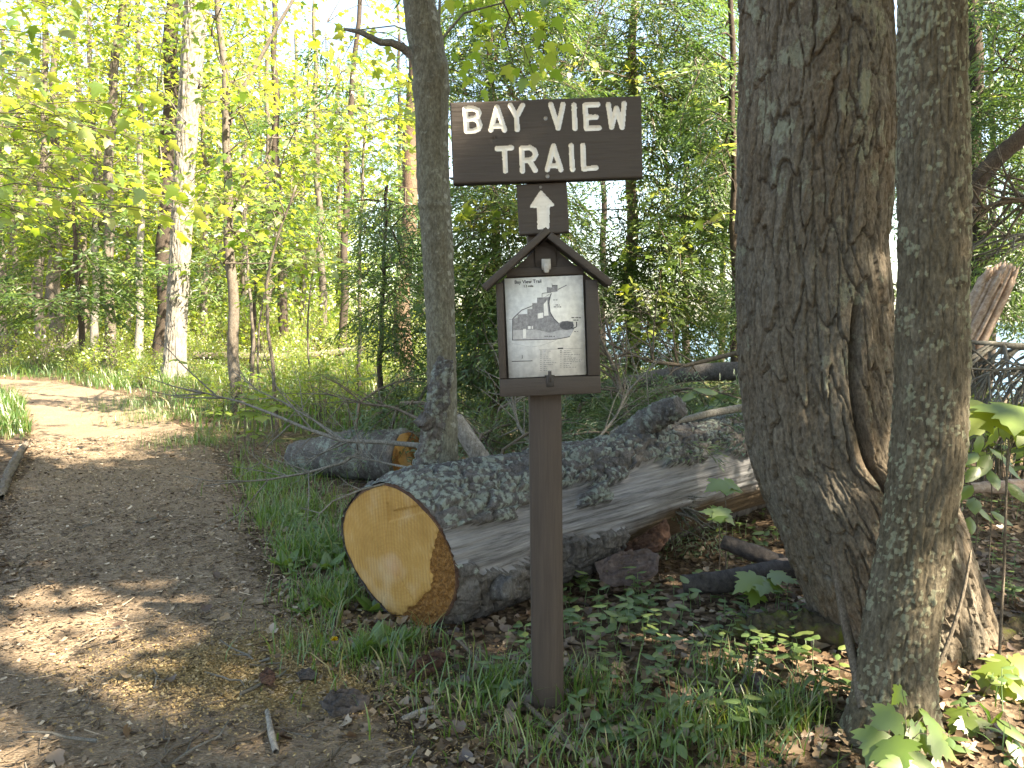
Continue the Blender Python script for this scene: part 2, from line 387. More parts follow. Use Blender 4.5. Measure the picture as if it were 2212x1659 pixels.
# ------------------------------------------------------------------ ground, path, lake
PATH_C = np.array([[.55, -2.2], [.2, -.5], [-.45, .9], [-.95, 1.9], [-1.2, 2.35], [-1.52, 3.04], [-1.80, 3.64], [-2.30, 4.54], [-3.05, 6.03], [-3.75, 7.3], [-4.85, 8.97], [-6.3, 11.1], [-8.4, 13.2], [-11.5, 14.6], [-16, 15.2]])
PATH_W = np.array([.8, .8, .78, .66, .62, .56, .55, .64, .71, .71, .7, .72, .75, .8, .8])
def resample(p, wd, step):
    s = np.r_[0, np.cumsum(np.linalg.norm(np.diff(p, axis=0), axis=1))]; q = np.arange(0, s[-1], step)
    ker = np.ones(9) / 9
    X = np.stack([np.interp(q, s, p[:, k]) for k in (0, 1)], 1); W = np.interp(q, s, wd)
    for _ in range(3):
        for k in (0, 1): X[4:-4, k] = np.convolve(X[:, k], ker, 'valid')
    return X, W
PC, PW = resample(PATH_C, PATH_W, .06)
def path_dist(x, y):                        # signed: below 0 is inside the path
    x = np.asarray(x, float); y = np.asarray(y, float); sh = x.shape
    q = np.stack([x.ravel(), y.ravel()], 1); d = np.full(len(q), 1e3)
    sub = slice(None, None, 5)
    for c, wd in zip(PC[sub], PW[sub]): d = np.minimum(d, np.hypot(q[:, 0] - c[0], q[:, 1] - c[1]) - wd)
    return d.reshape(sh)
def shore(x, y): return .9 * x + .43 * y
def gz(x, y, fine=True):
    x = np.asarray(x, float); y = np.asarray(y, float)
    z = .035 * fbm(x * .5, y * .5, o=3, seed=5) * sstep(1, 5, np.hypot(x, y - 2) + .5)
    z = z + .05 * np.exp(-(((x - 1.45) / .7) ** 2 + ((y - 2.45) / .6) ** 2))
    if fine: z = z + .014 * fbm(x * 7, y * 7, o=3, seed=9)
    near = np.hypot(x, y) < 40
    s = shore(x, y) + .8 * fbm(x * .15, y * .15, o=2, seed=3)
    z = z - 3.2 * sstep(11.0, 17.5, s)
    z = z + .35 * fbm(x * .05, y * .05, o=2, seed=8) * sstep(12, 40, np.hypot(x, y)) * (s < 11)
    return z
def axis(lo, hi, d0, grow, mx):
    out = [lo, ]; 
    return out
def lines(c0, c1, step, far, g=1.16):
    mid = list(np.arange(c0, c1, step)); d = step; a = c0; left = []
    while a > -far: d *= g; a -= d; left.append(a)
    d = step; b = c1; right = []
    while b < far: right.append(b); d *= g; b += d
    return np.array(left[::-1] + mid + right)
gx = lines(-4.2, 3.4, .05, 3000); gy = lines(.9, 6.4, .05, 3000)
XX, YY = np.meshgrid(gx, gy)
ZZ = gz(XX, YY)
pd = np.where((np.abs(XX) < 18) & (YY > -3) & (YY < 17), 0, 9.0)
msk = pd == 0; pd[msk] = path_dist(XX[msk], YY[msk])
ZZ = ZZ - .03 * (1 - sstep(-.25, .05, pd))
green = .22 + .3 * sstep(.0, .5, pd) * sstep(4.5, 8, YY) + .2 * np.exp(-((XX + .75) / .45) ** 2 - ((YY - 3.4) / 1.0) ** 2)
green = np.where(pd < 0, .1, green); green = np.where(shore(XX, YY) > 14, .1, green)
b = MB(); b.add(np.stack([XX, YY, ZZ], -1).reshape(-1, 3), grid_faces(len(gy), len(gx)))
b.build('ground', M['ground'], smooth=True, attrs={'green': green}, kind='structure')
# path strip
tg = unit(np.gradient(PC, axis=0)); nrm = np.stack([-tg[:, 1], tg[:, 0]], 1)
cr = np.linspace(-1.12, 1.12, 61)
XY = PC[:, None, :] + nrm[:, None, :] * (cr[None, :, None] * PW[:, None, None])
px, py = XY[..., 0], XY[..., 1]
edge = np.abs(cr)[None, :] + .16 * fbm(px * 3, py * 3, o=4, seed=21)
zp = gz(px, py) + .012 - .06 * sstep(.86, 1.1, edge) + .006 * fbm(px * 25, py * 25, o=2, seed=4) - .02 * (1 - sstep(.3, .9, np.abs(cr)))[None, :]
sawc = [(G(570, 1430), .36, .26), (G(660, 1490), .28, .15), (G(470, 1450), .30, .15)]
saw = np.zeros_like(px)
for c, rx, ry in sawc: saw = np.maximum(saw, np.exp(-((px - c[0]) / rx) ** 2 - ((py - c[1]) / ry) ** 2))
b = MB(); b.add(np.stack([px, py, zp], -1).reshape(-1, 3), grid_faces(*px.shape))
b.build('path', M['path'], smooth=True, attrs={'saw': saw}, kind='structure')
b = MB(); lx = np.array([-3000, -60, 0, 60, 3000.]); ly_ = np.array([6, 30, 80, 3000.]); LX, LY = np.meshgrid(lx, ly_)
b.add(np.stack([LX, LY, np.full(LX.shape, -1.0)], -1).reshape(-1, 3), grid_faces(4, 5)); b.build('lake', M['water'], kind='structure')
def nearest(o, text, marks, group=None):          # says which landmark a repeat stands by
    x, y = o.location[0], o.location[1]
    o['label'] = text % min(marks, key=lambda m: math.hypot(m[1] - x, m[2] - y))[0]
    if group: o['group'] = group
def onto(p, dz=0.0):
    return (float(p[0]), float(p[1]), float(gz(np.array([p[0]]), np.array([p[1]]))[0]) + dz)

# ------------------------------------------------------------------ the trail sign
def seg_dist(X, Z, a, c):
    a = np.asarray(a, float); c = np.asarray(c, float); d = c - a; L = (d * d).sum() + 1e-12
    t = np.clip(((X - a[0]) * d[0] + (Z - a[1]) * d[1]) / L, 0, 1)
    return np.hypot(X - a[0] - t * d[0], Z - a[1] - t * d[1])
def poly_inside(X, Z, poly):
    ins = np.zeros(X.shape, bool); n = len(poly)
    for i in range(n):
        (x1, y1), (x2, y2) = poly[i], poly[(i + 1) % n]
        cond = ((y1 > Z) != (y2 > Z)) & (X < (x2 - x1) * (Z - y1) / (y2 - y1 + 1e-12) + x1); ins ^= cond
    return ins
def routed_board(parent, name, wd, ht, th, step, shapes, depth, part_name, knots=()):
    """a plank whose front (local -Y) is carved; the painted grooves become parts of their own"""
    nx = int(wd / step); nz = int(ht / step); xs = np.linspace(-wd / 2, wd / 2, nx + 1); zs = np.linspace(-ht / 2, ht / 2, nz + 1)
    X, Z = np.meshgrid(xs, zs); sd_all = np.full(X.shape, 1.0); owner = np.full(X.shape, -1)
    sds = []
    for k, fn in enumerate(shapes):
        d = fn(X, Z) + .0006 * fbm(X * 180, Z * 180, o=2, seed=k); sds.append(d)
        m = d < sd_all; sd_all = np.where(m, d, sd_all); owner = np.where(m, k, owner)
    ew = np.minimum(np.minimum(X + wd / 2, wd / 2 - X), np.minimum(Z + ht / 2, ht / 2 - Z))
    Y = .0022 * (1 - sstep(0, .003, ew)) + depth * np.sqrt(np.clip(-sd_all / .007, 0, 1)) + .0007 * fbm(X * 9, Z * 160, o=3, seed=40)
    for kx, kz, kr in knots: Y = Y + .004 * np.exp(-((X - kx) ** 2 + (Z - kz) ** 2) / kr ** 2) * (.5 + .5 * fbm(X * 300, Z * 300, o=2, seed=3))
    V = np.stack([X, Y, Z], -1).reshape(-1, 3); F = grid_faces(nz + 1, nx + 1)
    fc = sd_all.ravel()[F].mean(1); ow = owner.ravel()[F][:, 0]
    b = MB(); b.add(V, F[fc >= 0]); board = None
    # sides and back
    rim = np.concatenate([np.arange(nx + 1), (np.arange(1, nz + 1)) * (nx + 1) + nx, (nz * (nx + 1) + nx - np.arange(1, nx + 1)), (np.arange(nz - 1, 0, -1)) * (nx + 1)])
    fr = V[rim]; bk = fr.copy(); bk[:, 1] = th
    n = len(rim); i = np.arange(n); b.add(np.concatenate([fr, bk]), np.stack([i, i + n, (i + 1) % n + n, (i + 1) % n], 1))
    b.add([[-wd/2, th, -ht/2], [wd/2, th, -ht/2], [wd/2, th, ht/2], [-wd/2, th, ht/2]], [[3, 2, 1, 0]])
    board = b.build(name, M['board'], parent)
    for k in range(len(shapes)):
        Fk = F[(fc < 0) & (ow == k)]
        if not len(Fk): continue
        ids, inv = np.unique(Fk, return_inverse=True); q = MB(); q.add(V[ids], inv.reshape(-1, 4)); q.build(part_name, M['white'], board)
    return board
def screw(parent, x, z, y, r=.0055):
    b = MB(); b.tube([[x, y - .0012, z], [x, y + .004, z]], [r, r], 14); b.box((x - r * .7, y - .0016, z - .0007), (x + r * .7, y - .0011, z + .0007)); return b.build('screw', M['metal'], parent)
sign = thing('trail_sign', 'brown wooden post sign reading BAY VIEW TRAIL with arrow and map box', 'trail sign', onto((P(1186, 1550, 2.145)[0], 2.145)))
S0 = np.array(sign.location)
ptop = P(1171, 300, 2.145) - S0; pbase = np.array([0, 0, -.35])
b = MB(); hw = .0445
cs = [(-1, -1), (-.86, -1), (.86, -1), (1, -1), (1, -.86), (1, .86), (1, 1), (-1, 1), (-1, .86), (-1, -.86)]
cs = [(-.9, -1), (.9, -1), (1, -.9), (1, .9), (.9, 1), (-.9, 1), (-1, .9), (-1, -.9)]
rows = []
for k in range(30):
    f = k / 29; c = pbase + (ptop - pbase) * np.array([f * 1.0, 1, f]) ; c[0] = ptop[0] * f; c[1] = 0
    rows.append([(c[0] + hw * a, hw * d, pbase[2] + (ptop[2] - pbase[2]) * f) for a, d in cs])
V = np.array(rows).reshape(-1, 3); b.add(V, grid_faces(30, 8, True)); b.add(V[-8:], [[0, 1, 2, 7], [2, 3, 6, 7], [3, 4, 5, 6]])
post = b.build('post', M['post'], sign)
def crop5(px, py):                      # corner-to-corner coordinates of the big board
    A = np.array([[1885., 8.], [-68., 785.]]); s = np.linalg.solve(A, np.array([px - 108., py - 150.]))
    return ((s[0] - .5) * BW, (.5 - s[1]) * BH)
BW, BH = .4957, .207
def strokes(lines_, rr=.0068):
    segs = []
    for ln in lines_:
        q = [crop5(*p) for p in ln]; segs += list(zip(q[:-1], q[1:]))
    def fn(X, Z):
        d = np.full(X.shape, 1.0)
        for a, c in segs: d = np.minimum(d, seg_dist(X, Z, a, c))
        return d - rr
    return fn
LET = [
 [[(258,210),(265,424)],[(258,210),(335,206),(378,222),(392,250),(380,284),(340,302),(265,310)],[(340,302),(384,326),(398,365),(384,402),(340,421),(265,424)]],
 [[(506,412),(570,192),(640,412)],[(522,374),(626,374)]],
 [[(702,174),(762,285),(765,408)],[(824,174),(762,285)]],
 [[(1102,166),(1170,392),(1222,166)]],
 [[(1330,172),(1337,394)]],
 [[(1440,172),(1450,396)],[(1440,172),(1564,166)],[(1446,292),(1546,286)],[(1450,396),(1576,390)]],
 [[(1668,166),(1698,382),(1747,200),(1802,384),(1823,156)]],
 [[(564,592),(704,584)],[(636,592),(640,808)]],
 [[(805,588),(808,810)],[(805,588),(885,582),(930,606),(942,648),(920,688),(880,704),(812,708)],[(878,706),(936,802)]],
 [[(1055,794),(1120,566),(1190,794)],[(1072,756),(1174,756)]],
 [[(1295,562),(1305,792)]],
 [[(1410,560),(1416,786),(1538,776)]],
]
bc = P(1181, 302.4, 2.055) - S0
kn = [(*crop5(520, 505), .006), (*crop5(550, 490), .004)]
brd_e = routed_board(sign, 'sign_board', BW, BH, .040, .0014, [strokes(l) for l in LET], .0045, 'letter', kn)
brd_e.location = bc; brd_e.rotation_euler = (0, math.radians(-1.95), 0)
screw(brd_e, *crop5(1048, 300), 0); screw(brd_e, *crop5(1055, 860), 0)
AW, AH = .133, .1325
def ac(px, py):
    A = np.array([[498., 30.], [-27., 502.]]); s = np.linalg.solve(A, np.array([px - 756., py - 960.])); return ((s[0] - .5) * AW, (.5 - s[1]) * AH)
ap = [ac(*p) for p in [(1000, 1032), (1120, 1160), (1075, 1172), (1072, 1386), (980, 1390), (974, 1176), (905, 1176)]]
def arrow_sd(X, Z):
    d = np.full(X.shape, 1.0)
    for i in range(len(ap)): d = np.minimum(d, seg_dist(X, Z, ap[i], ap[(i + 1) % len(ap)]))
    nx, nz = ac(1036, 1396); notch = np.hypot(X - nx, Z - nz) - .0028
    return np.maximum(np.where(poly_inside(X, Z, ap), -d, d) - .0035, -notch)
arw = routed_board(sign, 'arrow_board', AW, AH, .022, .0014, [arrow_sd], .003, 'arrow')
arw.location = P(1172.7, 450.6, 2.076) - S0; arw.rotation_euler = (0, math.radians(-3.3), 0)
screw(arw, *ac(996, 985), 0, .004)
# map box with a gabled roof
hb = thing('map_box', '', '', (0, 0, 0)); del hb['label']; del hb['category']; hb.parent = sign
hb.location = P(1189, 853.4, 2.03) - S0; hb.rotation_euler = (0, math.radians(-2.1), 0)
W2 = .133
def part(name, mt, fn, bev=.0015, parent=hb):
    q = MB(); fn(q); o = q.build(name, mt, parent)
    if bev:
        mod = o.modifiers.new('bevel', 'BEVEL'); mod.width = bev; mod.segments = 2; mod.limit_method = 'ANGLE'
    return o
zr = lambda x: .405 - abs(x) * .84
def backp(q):
    v = [(-W2 + .004, .030, .004), (W2 - .004, .030, .004), (W2 - .004, .030, zr(W2)), (0, .030, zr(0)), (-W2 + .004, .030, zr(W2))]
    v2 = [(x, .048, z) for x, y, z in v]; q.add(v + v2, [[0, 1, 2, 4], [9, 7, 6, 5]]); q.add(v + v2, [[4, 2, 3], [8, 7, 9]])
part('back_panel', M['board'], backp, 0)
part('side_board', M['board'], lambda q: q.box((-W2, 0, .048), (-W2 + .019, .052, .298)))
part('side_board', M['board'], lambda q: q.box((W2 - .032, 0, .048), (W2, .052, .298)))
part('bottom_board', M['board'], lambda q: q.box((-W2, -.004, 0), (W2, .053, .0465)))
part('cross_rail', M['board'], lambda q: q.box((-W2 + .03, .014, .3135), (W2 - .034, .029, .336)))
part('gable_board', M['board'], lambda q: q.box((-.028, .022, .3365), (.028, .0295, .39)))
def roof(sx):
    a = math.radians(40) * sx; c, s_ = math.cos(a), math.sin(a)
    R = np.array([[c, 0, s_], [0, 1, 0], [-s_, 0, c]])
    L = .214; x0 = -.013 if sx < 0 else .012
    def fn(q):
        lo = (x0 if sx > 0 else -L, -.030, -.009); hi = (L if sx > 0 else -x0 - .004, .058, .009)
        q.box(lo, hi, M=R)
    o = part('roof_board', M['board'], fn, .002); o.location = (0, 0, .422); return o
roof(-1); roof(1)
SWd, SHt = .206, .262
sheet_c = np.array([-.006, .0285, .0485 + SHt / 2])
sh = part('map_sheet', M['paper'], lambda q: q.box((-SWd/2, 0, -SHt/2), (SWd/2, .0012, SHt/2)), 0); sh.location = sheet_c + np.array([0, -.0125, 0]); sh.rotation_euler = (0, math.radians(-.5), 0)
def mc(px, py):
    A = np.array([[721., 45.], [-33., 921.]]); s = np.linalg.solve(A, np.array([px - 222., py - 431.])); return ((s[0] - .5) * SWd, (.5 - s[1]) * SHt)
pr = MB()
def ngon(pts, y, m):
    q = [mc(*p) for p in pts]; me_ = [(x, y, z) for x, z in q]
    from mathutils.geometry import tessellate_polygon
    tri = tessellate_polygon([[Vector((x, z, 0)) for x, z in q]])
    pr.add(me_, np.array(tri), .5, m)
def pline(pts, wpx, y, m):
    q = [np.array(mc(*p)) for p in pts]; wd = wpx * .000285 / 2
    for a, c in zip(q[:-1], q[1:]):
        d = unit(c - a); n = np.array([-d[1], d[0]]) * wd
        pr.add([(a[0]-n[0], y, a[1]-n[1]), (c[0]-n[0], y, c[1]-n[1]), (c[0]+n[0], y, c[1]+n[1]), (a[0]+n[0], y, a[1]+n[1])], [[0, 1, 2, 3]], .5, m)
y1, y2, y3 = -.0004, -.0007, -.0010
ngon([(303,998),(303,800),(345,790),(345,760),(435,755),(435,712),(480,710),(480,655),(525,655),(525,605),(650,600),(634,660),(645,740),(682,800),(722,842),(760,822),(860,826),(866,900),(830,965),(700,990)], y1, 1)
ngon([(303,998),(303,905),(520,900),(640,930),(760,900),(866,900),(830,965),(700,990)], y1 - .0001, 2)
ngon([(613,508),(660,512),(660,490),(712,488),(712,548),(615,560)], y1, 1)
ngon([(800 + 66 * math.cos(k), 862 + 42 * math.sin(k)) for k in np.linspace(0, 6.0, 16)], y2, 3)
for a in ([(530,752),(582,742),(582,792),(532,798)], [(441,868),(466,868),(466,894),(441,894)], [(476,868),(488,868),(488,893),(476,893)], [(585,665),(618,625),(622,690),(632,770),(590,775)], [(397,895),(424,893),(424,980),(397,982)]): ngon(a, y2, 4)
pline([(300,1000),(300,800),(380,722),(482,680)], 6, y3, 0); pline([(295,998),(700,990),(830,966)], 6, y3, 0); pline([(268,808),(300,806)], 3, y3, 1)
pline([(570,600),(570,566),(618,560),(655,556)], 4, y3, 0); pline([(590,605),(640,572)], 4, y3, 1); pline([(715,530),(796,490)], 8, y3, 1)
pline([(655,566),(638,610),(634,660),(645,740),(682,802),(724,842)], 9, y3, 3); pline([(890,828),(892,872),(860,890),(840,880)], 8, y3, 0)
pline([(660,475),(664,500)], 4, y3, 0)
pline([(290,1028),(360,1040),(460,1062),(560,1050),(700,1000)], 2.5, y3, 2)
pline([(293,1196),(485,1190)], 6, y3, 0); pline([(390,1138),(390,1166)], 4, y3, 0); pline([(382,1166),(398,1165)], 3, y3, 0)
pline([(548,1086),(940,1073)], 2.5, y3, 1); pline([(718,1075),(768,1072)], 10, y3 - .0002, 0)
rng = np.random.default_rng(7)
def words(x0, x1, y, h=7, m=1):
    x = x0
    while x < x1 - 4:
        wl = min(rng.uniform(12, 34), x1 - x); k = x
        while k < x + wl - 2:
            pline([(k, y - h / 2 + rng.uniform(0, 2)), (k + .8, y + h / 2)], rng.uniform(2.0, 3.8), y3 - .0001, m); k += rng.uniform(3.5, 5.5)
        pline([(x, y), (x + wl - 3, y - .4)], 2.4, y3, 2); x += wl + 6
for k in range(11):
    yy = 1099 + k * 18; words(590, 590 + [68, 50, 40, 50, 64, 70, 115, 95, 34, 30, 74][k], yy); pline([(556, yy), (570, yy)], 7 if k < 3 else 4, y3, 1)
for k in range(10):
    yy = 1096 + k * 17; words(776, 776 + [64, 70, 145, 70, 130, 168, 165, 70, 56, 118][k], yy); pline([(742, yy), (754, yy)], 8 if k < 2 else 3, y3, 1)
for a in ((675, 718, 626, 9), (696, 736, 672, 9), (680, 752, 690, 10), (845, 930, 789, 12), (858, 910, 812, 12), (596, 690, 962, 12), (870, 906, 918, 7), (665, 712, 495, 9)): words(a[0], a[1], a[2], a[3], 0)
prt = pr.build('map_print', [M['ink'], M['ink_mid'], M['ink_light'], M['ink_dark'], M['paper']], hb)
prt.location = sh.location; prt.rotation_euler = sh.rotation_euler
def text_mesh(txt, px, py, hpx, bold=.004):
    cu = bpy.data.curves.new('t', 'FONT'); cu.body = txt; cu.size = hpx * .000285 * 1.42; cu.offset = bold * cu.size * 4; cu.align_x = 'CENTER'; cu.fill_mode = 'FRONT'
    o = bpy.data.objects.new('t', cu); COL.objects.link(o); dg = bpy.context.evaluated_depsgraph_get(); me = bpy.data.meshes.new_from_object(o.evaluated_get(dg))
    bpy.data.objects.remove(o); x, z = mc(px, py)
    me.transform(Matrix.Translation((x, y3, z)) @ Matrix.Rotation(math.pi / 2, 4, 'X')); me.materials.clear(); me.materials.append(M['ink'])
    q = link('map_title', me, hb); q.location = sh.location; q.rotation_euler = sh.rotation_euler; return q
text_mesh('Bay View Trail', 440, 472, 30); text_mesh('1.3 mile', 444, 508, 20)
def latch1(q):
    q.box((-.012, -.004, .328), (.012, .014, .356)); q.box((-.0075, -.010, .322), (.0075, -.003, .345)); q.box((-.0055, -.014, .319), (.0055, -.009, .327))
part('latch', M['metal'], latch1, .001)
def latch2(q):
    q.box((-.0045, -.0072, .034), (.0045, -.0045, .064)); q.box((-.010, -.0062, .022), (.010, -.0042, .050)); q.box((-.013, .004, .0467), (.013, .010, .052))
part('latch', M['metal_dark'], latch2, .0008)
for x, z in ((-.124, .05), (.124, .05), (-.118, .2), (.112, .27), (.12, .335)): pass

# ------------------------------------------------------------------ trunks with modelled bark
def skin(name, parent, cen, rad, nth, disp_fn, mt, loc, sub=None, aspect=None):
    """rings round a centre line; disp_fn(theta, s, r) -> (radial offset, lichen)"""
    cen = np.asarray(cen); n = len(cen); th = np.linspace(0, 2 * math.pi, nth, endpoint=False)
    TH, RR = np.meshgrid(th, rad); S = np.repeat(np.r_[0, np.cumsum(np.linalg.norm(np.diff(cen, axis=0), axis=1))][:, None], nth, 1)
    d, lich = disp_fn(TH, S, RR)
    R = RR + d
    ay = 1.0 if aspect is None else aspect[:, None]
    V = np.stack([cen[:, None, 0] + R * np.cos(TH), cen[:, None, 1] + R * np.sin(TH) * ay, np.repeat(cen[:, 2:3], nth, 1)], -1) - np.asarray(loc)
    b = MB(); b.add(V.reshape(-1, 3), grid_faces(n, nth, True))
    top = b.n; b.add([V[-1].mean(0)], np.zeros((0, 3), int)); k = (n - 1) * nth
    b.f3.append(np.array([[k + q, k + (q + 1) % nth, top] for q in range(nth)])); b.m3.append(np.zeros(nth, int))
    return b.build(name, mt, parent, smooth=True, attrs={'lich': np.r_[lich.ravel(), 0]})
def px_line(rows, Y, zs):
    """rows of (y, left, right) in picture units at depth Y -> centre line and radii at the heights zs"""
    pts = np.array([(*P((l + r) / 2, y, Y), (r - l) / 2 / FPX * Y) for y, l, r in rows]); pts = pts[np.argsort(pts[:, 2])]
    x = np.interp(zs, pts[:, 2], pts[:, 0]); rad = np.interp(zs, pts[:, 2], pts[:, 3])
    ker = np.hanning(23); ker /= ker.sum()
    sm = lambda a: np.convolve(np.pad(a, 11, mode='edge'), ker, 'valid')
    return np.stack([sm(x), np.full(len(zs), Y), zs], 1), sm(rad)
def bark_plates(TH, S, R, scale=1.0, amp=.018, seed=0, stretch=5.0, cols=26, crack=.13):
    u = TH / (2 * math.pi) * cols; v = S / (.05 * stretch * scale)
    cu, su = np.cos(TH), np.sin(TH)
    wu = .9 * fbm(cu * 2 + 9, su * 2, S * 2.2, o=2, seed=seed + 1) + .22 * fbm(cu * 14, su * 14, S * 22, o=2, seed=seed + 3)
    wv = .8 * fbm(cu * 5, su * 5, S * 5, o=3, seed=seed + 2)
    f1, f2, cid, lx_, ly_ = worley(u + wu, v + wv, seed, cols)
    plate = sstep(.015, crack, f2 - f1)
    g1, g2, cid2, lx2, ly2 = worley((u + wu) * 2, (v + wv) * 2.6, seed + 5, cols * 2)
    fine = sstep(.0, .13, g2 - g1)
    h = amp * (plate * (.7 + .5 * cid) - .8) + amp * .22 * plate * (cid2 - .5) + amp * .20 * (fine - 1) * plate + amp * .45 * plate * np.clip(ly_, -.5, .5) + amp * .25 * plate * np.clip(ly2, -.5, .5)
    h = h + .12 * amp * fbm(cu * 45, su * 45, S * 30, o=3, seed=seed + 7)
    return h, plate, cid
# old rough maple
old_rows = [(-400, 1612, 1905), (0, 1609, 1908), (265, 1602, 1926), (531, 1594, 1905), (796, 1597, 1930), (973, 1616, 1968), (1062, 1645, 2040), (1128, 1676, 2072), (1239, 1720, 2100), (1327, 1765, 2122), (1416, 1806, 2136), (1500, 1806, 2144), (1620, 1800, 2150)]
YO = 2.56
zs = np.linspace(-.18, 2.45, 560); cenO, radO = px_line(old_rows, YO, zs)
rO = radO - .006
o_loc = onto((cenO[45][0], YO)); old = thing('old_maple_tree', 'thick old maple with rough furrowed dark bark beside the sign', 'tree', o_loc)
def old_disp(TH, S, R):
    h, pl, cid = bark_plates(TH, S, R, 1.0, .017, 11, 4.6, 40, .10)
    z = S - .18
    lob = .05 * np.exp(-np.clip(z, 0, 9) / .16) * (.5 + .5 * np.cos(4 * TH + .8)) * sstep(-1, .0, z + .3)
    # long dark seam on the side that faces the path
    seam = np.exp(-((np.mod(TH - (-1.42 + .22 * (z - .9) + .1 * np.sin(z * 5)) + math.pi, 2 * math.pi) - math.pi) / .05) ** 2) * sstep(.25, .6, z) * (1 - sstep(1.15, 1.35, z))
    big = .010 * fbm(np.cos(TH) * 1.6, np.sin(TH) * 1.6, S * 1.2, o=2, seed=31)
    lich = .30 + .75 * fbm(np.cos(TH) * 4, np.sin(TH) * 4, S * 14, o=4, seed=61) + .22 * sstep(1.0, 2.0, z) + .18 * (cid - .5)
    return h + lob - .05 * seam + big, lich * pl
skin('trunk', old, cenO, rO, 440, old_disp, M['bark_old'], o_loc, aspect=np.full(len(zs), .92))
# lichen-spotted second trunk
l_rows = [(-400, 1950, 2074), (0, 1951, 2077), (265, 1948, 2080), (531, 1949, 2086), (796, 1942, 2084), (973, 1934, 2079), (1062, 1921, 2066), (1128, 1913, 2055), (1239, 1894, 2042), (1327, 1875, 2027), (1416, 1859, 2014), (1504, 1848, 2008), (1593, 1828, 2008), (1659, 1812, 2014), (1760, 1780, 2040)]
YL = 1.97
zs = np.linspace(-.14, 2.3, 420); cenL, radL = px_line(l_rows, YL, zs)
l_loc = onto((cenL[25][0], YL)); lich_tree = thing('young_maple_tree', 'slim maple with green lichen blotches crossing in front of the old maple', 'tree', l_loc)
def lich_disp(TH, S, R):
    h, pl, cid = bark_plates(TH, S, R, .9, .0065, 23, 2.4, 30, .2); z = S - .14
    f1, f2, c2, _, _ = worley(TH / (2 * math.pi) * 34 + .4 * fbm(np.cos(TH) * 8, np.sin(TH) * 8, S * 30, o=2, seed=3), S * 62 + .5 * fbm(np.cos(TH) * 8, np.sin(TH) * 8, S * 30, o=2, seed=4), 77, 34)
    dens = .16 + .46 * sstep(.9, 2.1, z) + .75 * fbm(np.cos(TH) * 1.2, np.sin(TH) * 1.2, S * 7, o=3, seed=81)
    colony = sstep(.10, .34, fbm(np.cos(TH) * 2.2, np.sin(TH) * 2.2, S * 26, o=5, seed=83) + .30 * sstep(1.1, 2.0, z) - .06)
    strip = np.exp(-((np.mod(TH + .55 + math.pi, 2 * math.pi) - math.pi) / .38) ** 2)
    spot = np.maximum(sstep(.52, .25, f1) * (c2 < dens), colony * (.35 + .6 * sstep(.6, .2, f1)))
    flare = .045 * np.exp(-np.clip(z, 0, 9) / .10) * (.6 + .4 * np.cos(3 * TH + 2))
    return h + .003 * spot + flare + .004 * fbm(np.cos(TH) * 2, np.sin(TH) * 2, S * 3, o=2, seed=6), np.maximum(spot * 1.0, .58 * strip)
skin('trunk', lich_tree, cenL, radL, 170, lich_disp, M['bark_lich'], l_loc)
# grey maple behind the log
g_rows = [(-400, 850, 935), (0, 872, 938), (60, 878, 952), (150, 893, 968), (265, 899, 966), (400, 902, 970), (531, 912, 978), (700, 920, 982), (850, 924, 988), (950, 925, 990), (1010, 922, 992), (1100, 916, 998), (1230, 905, 1010)]
YG = 3.55
zs = np.linspace(-.12, 3.0, 420); cenG, radG = px_line(g_rows, YG, zs)
g_loc = onto((cenG[20][0], YG)); grey = thing('grey_maple_tree', 'smooth grey maple with pale dead strip and curved stub behind the cut log', 'tree', g_loc)
def grey_disp(TH, S, R):
    z = S - .12
    f1, f2, c2, _, _ = worley(TH / (2 * math.pi) * 7, S * 32 + .8 * fbm(np.cos(TH) * 2, np.sin(TH) * 2, S * 9, o=2, seed=5), 91, 7)
    sp = sstep(.42, .25, f1) * (c2 < .5)
    h = .003 * fbm(np.cos(TH) * 6, np.sin(TH) * 6, S * 40, o=3, seed=12) + .006 * fbm(np.cos(TH) * 1.5, np.sin(TH) * 1.5, S * 2.5, o=2, seed=14)
    strip = np.exp(-((np.mod(TH - (-.45) + math.pi, 2 * math.pi) - math.pi) / .42) ** 2)
    edge = np.exp(-((np.mod(TH - (-.98 + .05 * np.sin(z * 7)) + math.pi, 2 * math.pi) - math.pi) / .07) ** 2) * sstep(1.6, 2.0, z)
    knot = .028 * np.exp(-((np.mod(TH + .75 + math.pi, 2 * math.pi) - math.pi) / .38) ** 2 - ((z - 2.22) / .05) ** 2)
    ring = .006 * np.exp(-((z - 1.62) / .012) ** 2) + .007 * np.exp(-((z - 2.14) / .03) ** 2)
    return h - .006 * strip + .006 * edge + knot + ring + .0018 * sp, .75 * sp * .8 + .55 * strip * (.6 + .4 * fbm(np.cos(TH) * 8, np.sin(TH) * 8, S * 20, o=2, seed=2))
skin('trunk', grey, cenG, radG, 120, grey_disp, M['bark_grey'], g_loc)
b = MB(); pts = np.array([P(892, 122, YG - .02), P(870, 103, YG - .05), P(845, 92, YG - .08), P(822, 92, YG - .10), P(800, 80, YG - .11), P(775, 68, YG - .12), P(743, 63, YG - .12)]) - np.array(g_loc)
b.tube(pts, [.022, .019, .016, .0145, .013, .011, .006], 10); b.build('dead_stub', M['twig_grey'], grey, smooth=True)

